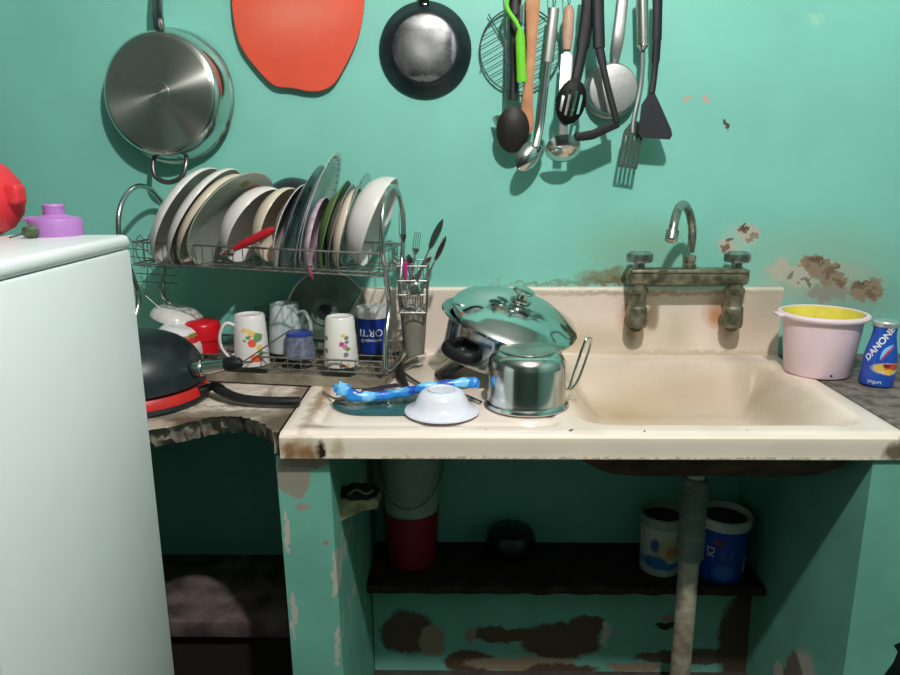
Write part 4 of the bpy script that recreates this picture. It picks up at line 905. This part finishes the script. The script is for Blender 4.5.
# big pot, tilted, with lid
pb_ = Vector((.072, -.24, SZ+.006)); tilt = math.radians(13)
pb_.z += .036
t = thing('stock_pot', 'wide steel pot with black side handle tilted behind the upside-down pot', 'pot', pb_, (math.radians(6), tilt, 0))
finish(lathe([(0, .004), (.106, .004), (.118, .008), (.122, .018), (.124, .085), (.126, .098), (.143, .104), (.146, .108), (.144, .111), (.130, .108), (.122, .1), (.120, .02), (.1, .010), (0, .010)], 72), 'body', mat('dark_mirror_steel', (.36, .38, .37), .14, 1, var=.15, scale=9), t)
a_ = math.radians(232); ca, sa = math.cos(a_), math.sin(a_)
hq = [(.118*math.cos(a_-.33), .118*math.sin(a_-.33), .045), (.150*math.cos(a_-.24), .150*math.sin(a_-.24), .042), (.156*ca, .156*sa, .040), (.150*math.cos(a_+.24), .150*math.sin(a_+.24), .042), (.118*math.cos(a_+.33), .118*math.sin(a_+.33), .045)]
finish(tube(sm(hq, 6), .0095, 12, flat=.015, up=(0, 0, 1)), 'side_handle', MBLACK, t, label='black handle')
lc = at(516, 314.5, y=-.265)
t = thing('pot_lid', 'domed steel lid with knob resting aslant on the big pot', 'lid')
t.matrix_basis = axis_m((.27, -.26, 1), lc, (1, 0, 0)) @ Matrix.Diagonal((1.07, 1.07, 1.0, 1))
finish(lathe([(.138, -.014), (.141, -.013), (.142, -.006), (.138, -.001), (.128, .004), (.112, .014), (.085, .026), (.05, .035), (.02, .038), (0, .0385), (0, .0365), (.05, .033), (.085, .024), (.112, .012), (.136, -.003), (.138, -.014)], 72), 'dome', mat('mirror_steel_lid', (.60, .64, .62), .10, 1, var=.06, scale=6), t)
finish(lathe([(.02, .037), (.024, .040), (.022, .043), (.012, .046), (.010, .054), (.016, .058), (.024, .061), (.025, .064), (.018, .067), (0, .068)], 32), 'knob', MSTEEL, t)
# round dark lid beneath, at left
p = at(447, 362, z=SZ+.01)
o = finish(lathe([(0, .012), (.04, .010), (.075, .004), (.085, 0), (.088, .001), (.086, .004), (.07, .009), (0, .016)], 56), 'dark_pan_lid', mat('dark_glossy_lid', (.05, .07, .07), .15, .6), rot=(0, math.radians(-32), 0), loc=(p.x+.042, -.20, SZ+.036))
tag(o, 'dark glossy lid propped on edge under the left side of the big pot', 'lid')

# white bowl upside down
p = on(441, 424, SZ)
t = thing('melamine_bowl', 'white upside-down bowl with flared rim at the front of the drainboard', 'bowl', (p.x, p.y+.074, SZ+.001))
MWB = mat('cool_white_melamine', srgb(226, 228, 240), .22, var=.02, coat=.3)
finish(lathe([(.066, .004), (.077, 0), (.079, .002), (.0775, .005), (.064, .010), (.057, .018), (.050, .033), (.045, .042), (.036, .047), (.02, .048), (0, .048)], 64), 'shell', MWB, t)
finish(lathe([(.028, .0465), (.030, .0500), (.027, .0500), (.025, .0475)], 48, close=True), 'foot_ring', MWB, t)
# blue strip packet
cb, db = srgb(120, 196, 240), srgb(16, 72, 176)
BL = mat('blue_camo_film', srgb(38, 136, 220), .3, plane='xy', dist=.035, dscale=60, var=.15, coat=.3, blobs=[(-.13, -.0, .014, .02, cb, .2), (-.10, .0, .014, .014, db, .2), (-.075, -.01, .016, .01, cb, .2), (-.045, .0, .014, .01, db, .2), (-.015, .0, .018, .006, cb, .2), (.02, .004, .016, .01, db, .2), (.05, .006, .018, .008, cb, .2), (.085, .006, .014, .008, db, .2), (.12, .006, .016, .01, cb, .2)])
pp = [at(337, 388, y=-.47), at(345, 390, y=-.475), at(356, 396, y=-.475), at(375, 396, y=-.47), at(400, 393, y=-.465), at(425, 387, y=-.46), at(450, 384, y=-.455), at(470, 382, y=-.45), at(476, 384, y=-.45)]
t = thing('blue_plastic_packet', 'crumpled blue camouflage-patterned plastic strip lying across the drainboard', 'packet', sum(pp, Vector())/len(pp))
q = sm([v-t.location for v in pp], 6)
hs_ = [.0095+.006*(1-i/20 if i < 20 else 0)+.004*max(0, (i-36)/12)+.0012*math.sin(i*1.3) for i in range(len(q))]; hs_[0] = .006; hs_[-1] = .006
bm = tube(q, hs_, 14, flat=[.005+.001*math.sin(i*1.1) for i in range(len(q))], up=(0, -1, .55))
# widen up-facing: outline in the vertical direction
finish(bm, 'film', BL, t)
for e_, s_ in ((q[0], -1), (q[-1], 1)):
    finish(prism([e_+Vector((0, 0, -.008)), e_+Vector((s_*.006, 0, -.011)), e_+Vector((s_*.009, 0, .004)), e_+Vector((s_*.004, 0, .012)), e_+Vector((0, 0, .009))], (0, .002, 0)), 'crimped_end', BL, t)
# dark teal flat tray beneath
pp = [on(332, 402, SZ+.006), on(350, 392, SZ+.006), on(400, 388, SZ+.006), on(448, 394, SZ+.006), on(452, 404, SZ+.006), on(425, 411, SZ+.006), on(370, 412, SZ+.006), on(345, 410, SZ+.006)]
cen = sum(pp, Vector())/len(pp)
o = finish(prism([v-cen for v in sm(pp, 5, True)], (0, 0, .006), .002), 'oval_tray', mat('dark_teal_glass', srgb(46, 92, 96), .18, var=.1, coat=.4), loc=cen-Vector((0, 0, .009)))
tag(o, 'dark teal oval glass tray lying under the blue strip and white bowl', 'tray')
# dark purple-black spatula under it
a = on(362, 391, SZ+.012); b = on(398, 385, SZ+.012)
o = finish(tube([a-a, (b-a)*.3, (b-a)*.8, b-a], [.004, .010, .014, .013], 10, flat=.003, up=(0, 0, 1)), 'rubber_scraper', mat('dark_purple_rubber', srgb(44, 34, 58), .5), loc=a)
tag(o, 'dark purple rubber scraper half under the blue strip', 'scraper')
# cutlery pile
def lay(name, label, cat, pts, ws, m, flat=.003, head=None, hm=None):
    P = [at(px, py, z=SZ+z) for px, py, z in pts]; t = thing(name, label, cat, P[0])
    q = sm([v-P[0] for v in P], 5)
    W_ = [ws[min(int(i/(len(q)-1)*(len(ws)-1)), len(ws)-2)]*(1-(i/(len(q)-1)*(len(ws)-1)) % 1)+ws[min(int(i/(len(q)-1)*(len(ws)-1))+1, len(ws)-1)]*((i/(len(q)-1)*(len(ws)-1)) % 1) for i in range(len(q))]
    finish(tube(q, W_, 10, flat=flat, up=(0, 0, 1)), 'handle', hm or m, t)
    if head:
        d = (q[-1]-q[-2]).normalized(); L_, w_ = head
        n = 9; hh = [q[-1]+d*(L_*k/n-.002) for k in range(n+1)]
        finish(tube(hh, [max(.0012, w_*math.sin(PI*(k+.6)/(n+1.2))**.6) for k in range(n+1)], 10, flat=.0022, up=(0, 0, 1)), 'head', m, t)
    return t
lay('black_handled_ladle', 'thick black handle standing in the cutlery pile beside the drip tray', 'utensil', [(408, 390, .006), (400, 372, .012), (397, 354, .03)], [.006, .010, .012, .008], MBLACK, .007)
lay('table_spoon', 'steel spoon pointing right at the back of the cutlery pile on the drainboard', 'spoon', [(398, 367, .012), (408, 361, .014), (416, 357, .014)], [.003, .003, .003], MSTEEL, head=(.05, .015))
lay('table_spoon', 'steel spoon lying just in front of the right-pointing spoon in the pile', 'spoon', [(396, 372, .004), (406, 368, .005), (414, 365, .005)], [.003, .003, .003], MSTEEL, head=(.04, .013))
lay('butter_knife', 'dull knife running right from the pile towards the white bowl', 'knife', [(396, 366, .014), (412, 379, .006), (428, 388, .003)], [.004, .0045, .004], mat('dull_dark_steel', (.25, .24, .22), .35, .9), head=(.035, .008))
lay('dinner_fork', 'steel fork handle sticking out left of the blue strip', 'fork', [(323, 392, .004), (333, 398, .006), (345, 400, .010)], [.003, .003, .002], MBRUSH)
lay('dinner_fork', 'fork end poking out right of the white bowl', 'fork', [(462, 394, .004), (472, 398, .005), (481, 402, .003)], [.002, .004, .002], MSTEEL)

# bucket and yogurt bottle
t = thing('plastic_bucket', 'pale pink plastic bucket with yellow inside on the ledge corner', 'bucket', (.884, -.192, .8675)); t.scale = (.95, .95, 1)
MPK = mat('pale_pink_plastic', srgb(240, 214, 224), .45, var=.03)
MPKI = mat('yellow_lining', srgb(232, 218, 90), .5)
bm = lathe([(0, .0), (.078, 0), (.080, .003), (.096, .138), (.100, .140)], 56)
finish(bm, 'shell', MPK, t)
finish(lathe([(.100, .140), (.108, .141), (.109, .146), (.106, .150), (.098, .151), (.096, .148)], 56), 'rim', MPK, t)
finish(lathe([(.097, .150), (.0945, .14), (.079, .006), (0, .006)], 56), 'lining', MPKI, t, label='yellow inside')
finish(box((-.122, -.02, .142), (-.102, .02, .149), .003), 'lug', MPK, t)
finish(lathe([(0, 0), (.003, 0), (.002, .001), (0, .001)], 10, M=axis_m((-.1, -1, 0), (-.003, -.0815, .010))), 'mark', MBLACK, t)
p = on(884, 389, .865)
t = thing('yogurt_bottle', 'blue drinking-yogurt bottle with white lettering at the right edge', 'bottle', (p.x+.002, p.y+.038, .865))
MBT = mat('blue_bottle_film', srgb(32, 82, 186), .25, var=.05, coat=.4, dist=.008, dscale=90, blobs=[(.004, .045, .034, .013, srgb(232, 214, 190), .15), (.008, .049, .028, .008, srgb(216, 80, 50), .2), (-.018, .047, .011, .008, srgb(226, 190, 80), .2), (.004, .038, .012, .006, srgb(240, 200, 60), .2), (-.002, .052, .010, .004, srgb(120, 40, 30), .2)])
prB = [(0, 0), (.035, 0), (.039, .004), (.040, .015), (.039, .055), (.036, .078), (.031, .098), (.0275, .115), (.0265, .126), (.0275, .135)]
finish(lathe(prB, 48), 'bottle_body', MBT, t)
finish(lathe([(.0275, .135), (.0295, .136), (.0295, .145), (.027, .148), (0, .148)], 48), 'foil_cap', mat('silver_foil', (.8, .8, .8), .3, .8, bump=.3), t, label='silver foil cap')
def bfn(z0, a0, tl):
    def f(u, v, h):
        c, s = math.cos(tl), math.sin(tl); uu, vv = u*c-v*s, u*s+v*c; z = z0+vv
        r = np.interp(z, [q[1] for q in prB[2:]], [q[0] for q in prB[2:]])+h+.0003; a = a0+uu/r
        return Vector((r*math.cos(a), r*math.sin(a), z))
    return f
AF = math.atan2(CAM.y-t.location.y, CAM.x-t.location.x)
text_mesh('DANONE', .021, bfn(.098, AF-.22, math.radians(58)), 'brand_lettering', WL, t, weight=.0006)
text_mesh('yogurt', .012, bfn(.014, AF-.1, 0), 'small_lettering', WL, t)
def arc(col, w0, off, nm):
    bm = bmesh.new(); f = bfn(.086, AF+.25, math.radians(50)); n = 14; prev = None
    for k in range(n+1):
        u = -.022+.044*k/n; v = off-.006*(u/.022)**2; w_ = w0*math.cos(u/.022*1.4)
        q = [bm.verts.new(f(u, v-w_, .0004)), bm.verts.new(f(u, v+w_, .0004))]
        if prev: bm.faces.new((prev[0], q[0], q[1], prev[1]))
        prev = q
    finish(bm, nm, mat(nm+'_colour', col, .4), t)
arc(srgb(214, 44, 70), .0026, -.006, 'red_swoosh'); arc(srgb(130, 200, 235), .0045, .0, 'light_blue_swoosh')
t.rotation_euler = (0, math.radians(2), 0); t.scale = (.92, .92, 1.03)

# ------------------------------------------------------------------ under the sink
HZ = .2885
t = thing('red_pail', 'dark red pail with white upper half and wire bail on the low shelf', 'pail', (-.138, -.098, HZ)); t.scale = (.96, .96, 1)
finish(lathe([(0, 0), (.066, 0), (.070, .004), (.080, .155), (.080, .16)], 48), 'pail_body', mat('deep_red_plastic', srgb(150, 24, 44), .4), t)
finish(lathe([(0, .152), (.0755, .152), (.0765, .16), (.083, .33), (.088, .332), (.088, .345), (.08, .348), (0, .34)], 48), 'upper_pail', mat('off_white_plastic', srgb(176, 186, 170), .45), t, label='nested off-white upper bucket')
P = [( .093*math.cos(a), .093*math.sin(a), .31-.11*math.sin(-a)) if True else 0 for a in [PI*1.0+PI*k/16 for k in range(17)]]
P = [(x, y-.006, z if z < .33 else z) for x, y, z in P]
finish(tube(P, .003, 8), 'bail', mat('grey_bail', srgb(130, 140, 126), .4, .3), t)
# black pot
t = thing('black_pot', 'small round black pot sitting in the dark on the low shelf', 'pot', (.141, -.075, HZ))
finish(lathe([(0, 0), (.045, 0), (.062, .015), (.070, .045), (.066, .07), (.058, .08), (.055, .078), (0, .076)], 40), 'body', MBLACKM, t)
finish(lathe([(0, .078), (.056, .079), (.04, .088), (.012, .091), (.01, .098), (0, .1)], 40), 'lid', MBLACKM, t)
# two tubs
def tub(name, label, x, y, R, H, mb, rim, lid):
    t = thing(name, label, 'tub', (x, y, HZ)); 
    finish(lathe([(0, 0), (R*.9, 0), (R*.92, .004), (R, H-.03)], 48), 'tub_body', mb, t)
    finish(lathe([(R, H-.03), (R+.004, H-.028), (R+.006, H-.004), (R+.003, H), (R-.001, H), (R-.003, H-.012), (R-.003, H-.03), (0, H-.03)], 48), 'rim', rim, t)
    finish(lathe([(0, H-.022), (R-.006, H-.022), (R-.005, H-.016), (R-.012, H-.0175), (0, H-.0185)], 40), 'inside_shade_disc', MBLACKM, t, label='black disc standing in for the shaded inside')  # black disc added for the shade inside the open tub
    return t
p = at(665, 580, z=HZ)
lab = mat('white_tub_with_label', srgb(190, 200, 190), .4, var=.05, dist=.01, blobs=[(.005, .08, .035, .035, srgb(190, 180, 140), .1), (.012, .075, .014, .018, srgb(200, 120, 70), .2), (-.025, .04, .03, .02, srgb(60, 110, 170), .2), (-.03, .09, .010, .02, srgb(60, 90, 140), .3), (.01, .03, .03, .010, srgb(60, 120, 190), .3)])
tub('white_tub', 'white plastic tub with faded label half behind the drain pipe', p.x+.002, p.y+.065, .058, .168, lab, mat('grey_green_rim', srgb(150, 165, 150), .4), None)
p = at(728, 586, z=HZ)
lab2 = mat('blue_tub_with_label', srgb(24, 70, 170), .35, var=.05, dist=.004, blobs=[(-.01, .03, .028, .022, srgb(50, 110, 200), .1), (-.03, .118, .009, .009, srgb(120, 70, 60), .2), (.05, .045, .008, .026, srgb(190, 196, 200), .1)])
t = tub('blue_tub', 'open blue plastic tub with white rim right of the drain pipe', p.x+.0, p.y+.068, .066, .178, lab2, mat('white_tub_rim', srgb(206, 212, 206), .4), None)
AF2 = math.atan2(CAM.y-t.location.y, CAM.x-t.location.x)
text_mesh('DI', .03, cyl_fn(.0645, .088, AF2-.42, -PI/2), 'lettering', WL, t)
bm = bmesh.new()
for k in range(5):
    f = cyl_fn(.0648, .10-.006*k, AF2+.25); q0 = [f(-.016, -.0007, .0004), f(.016, -.0007, .0004), f(.016, .0007, .0004), f(-.016, .0007, .0004)]
    bm.faces.new([bm.verts.new(v) for v in q0])
finish(bm, 'printed_lines', mat('light_blue_print', srgb(90, 130, 200), .4), t)
# ledge stick at the left pillar
a = Vector((-.262, -.52, .645))
t = thing('wood_offcut', 'pale wooden offcut jutting from the left pillar under the sink', 'wood', a)
finish(prism([(0, 0, .0), (.0, 0, .030), (.082, 0, .028), (.086, 0, .022), (.084, 0, .010), (.05, 0, .004), (.0, 0, -.022)], (0, .06, 0), .002), 'block', mat('pale_raw_wood', srgb(186, 178, 140), .7, c2=srgb(140, 128, 96), scale=40), t)
t = thing('rag', 'dark crumpled rag lying on the wooden offcut', 'rag', (-.222, -.49, .676))
bm = bmesh.new(); bmesh.ops.create_icosphere(bm, subdivisions=4, radius=1)
from mathutils import noise
for v in bm.verts:
    k = 1+.35*noise.noise(v.co*2.1)+.15*noise.noise(v.co*5); v.co = Vector((v.co.x*.04*k, v.co.y*.028*k, max(-.002, v.co.z*.022*k)))
finish(bm, 'cloth', mat('black_cloth', (.012, .014, .016), .8), t)
finish(tube(sm([(-.02, -.022, .008), (0, -.028, .022), (.02, -.026, .012), (.035, -.02, .018)], 4), .003, 8), 'fold', mat('grey_cloth_fold', srgb(120, 124, 112), .8), t)
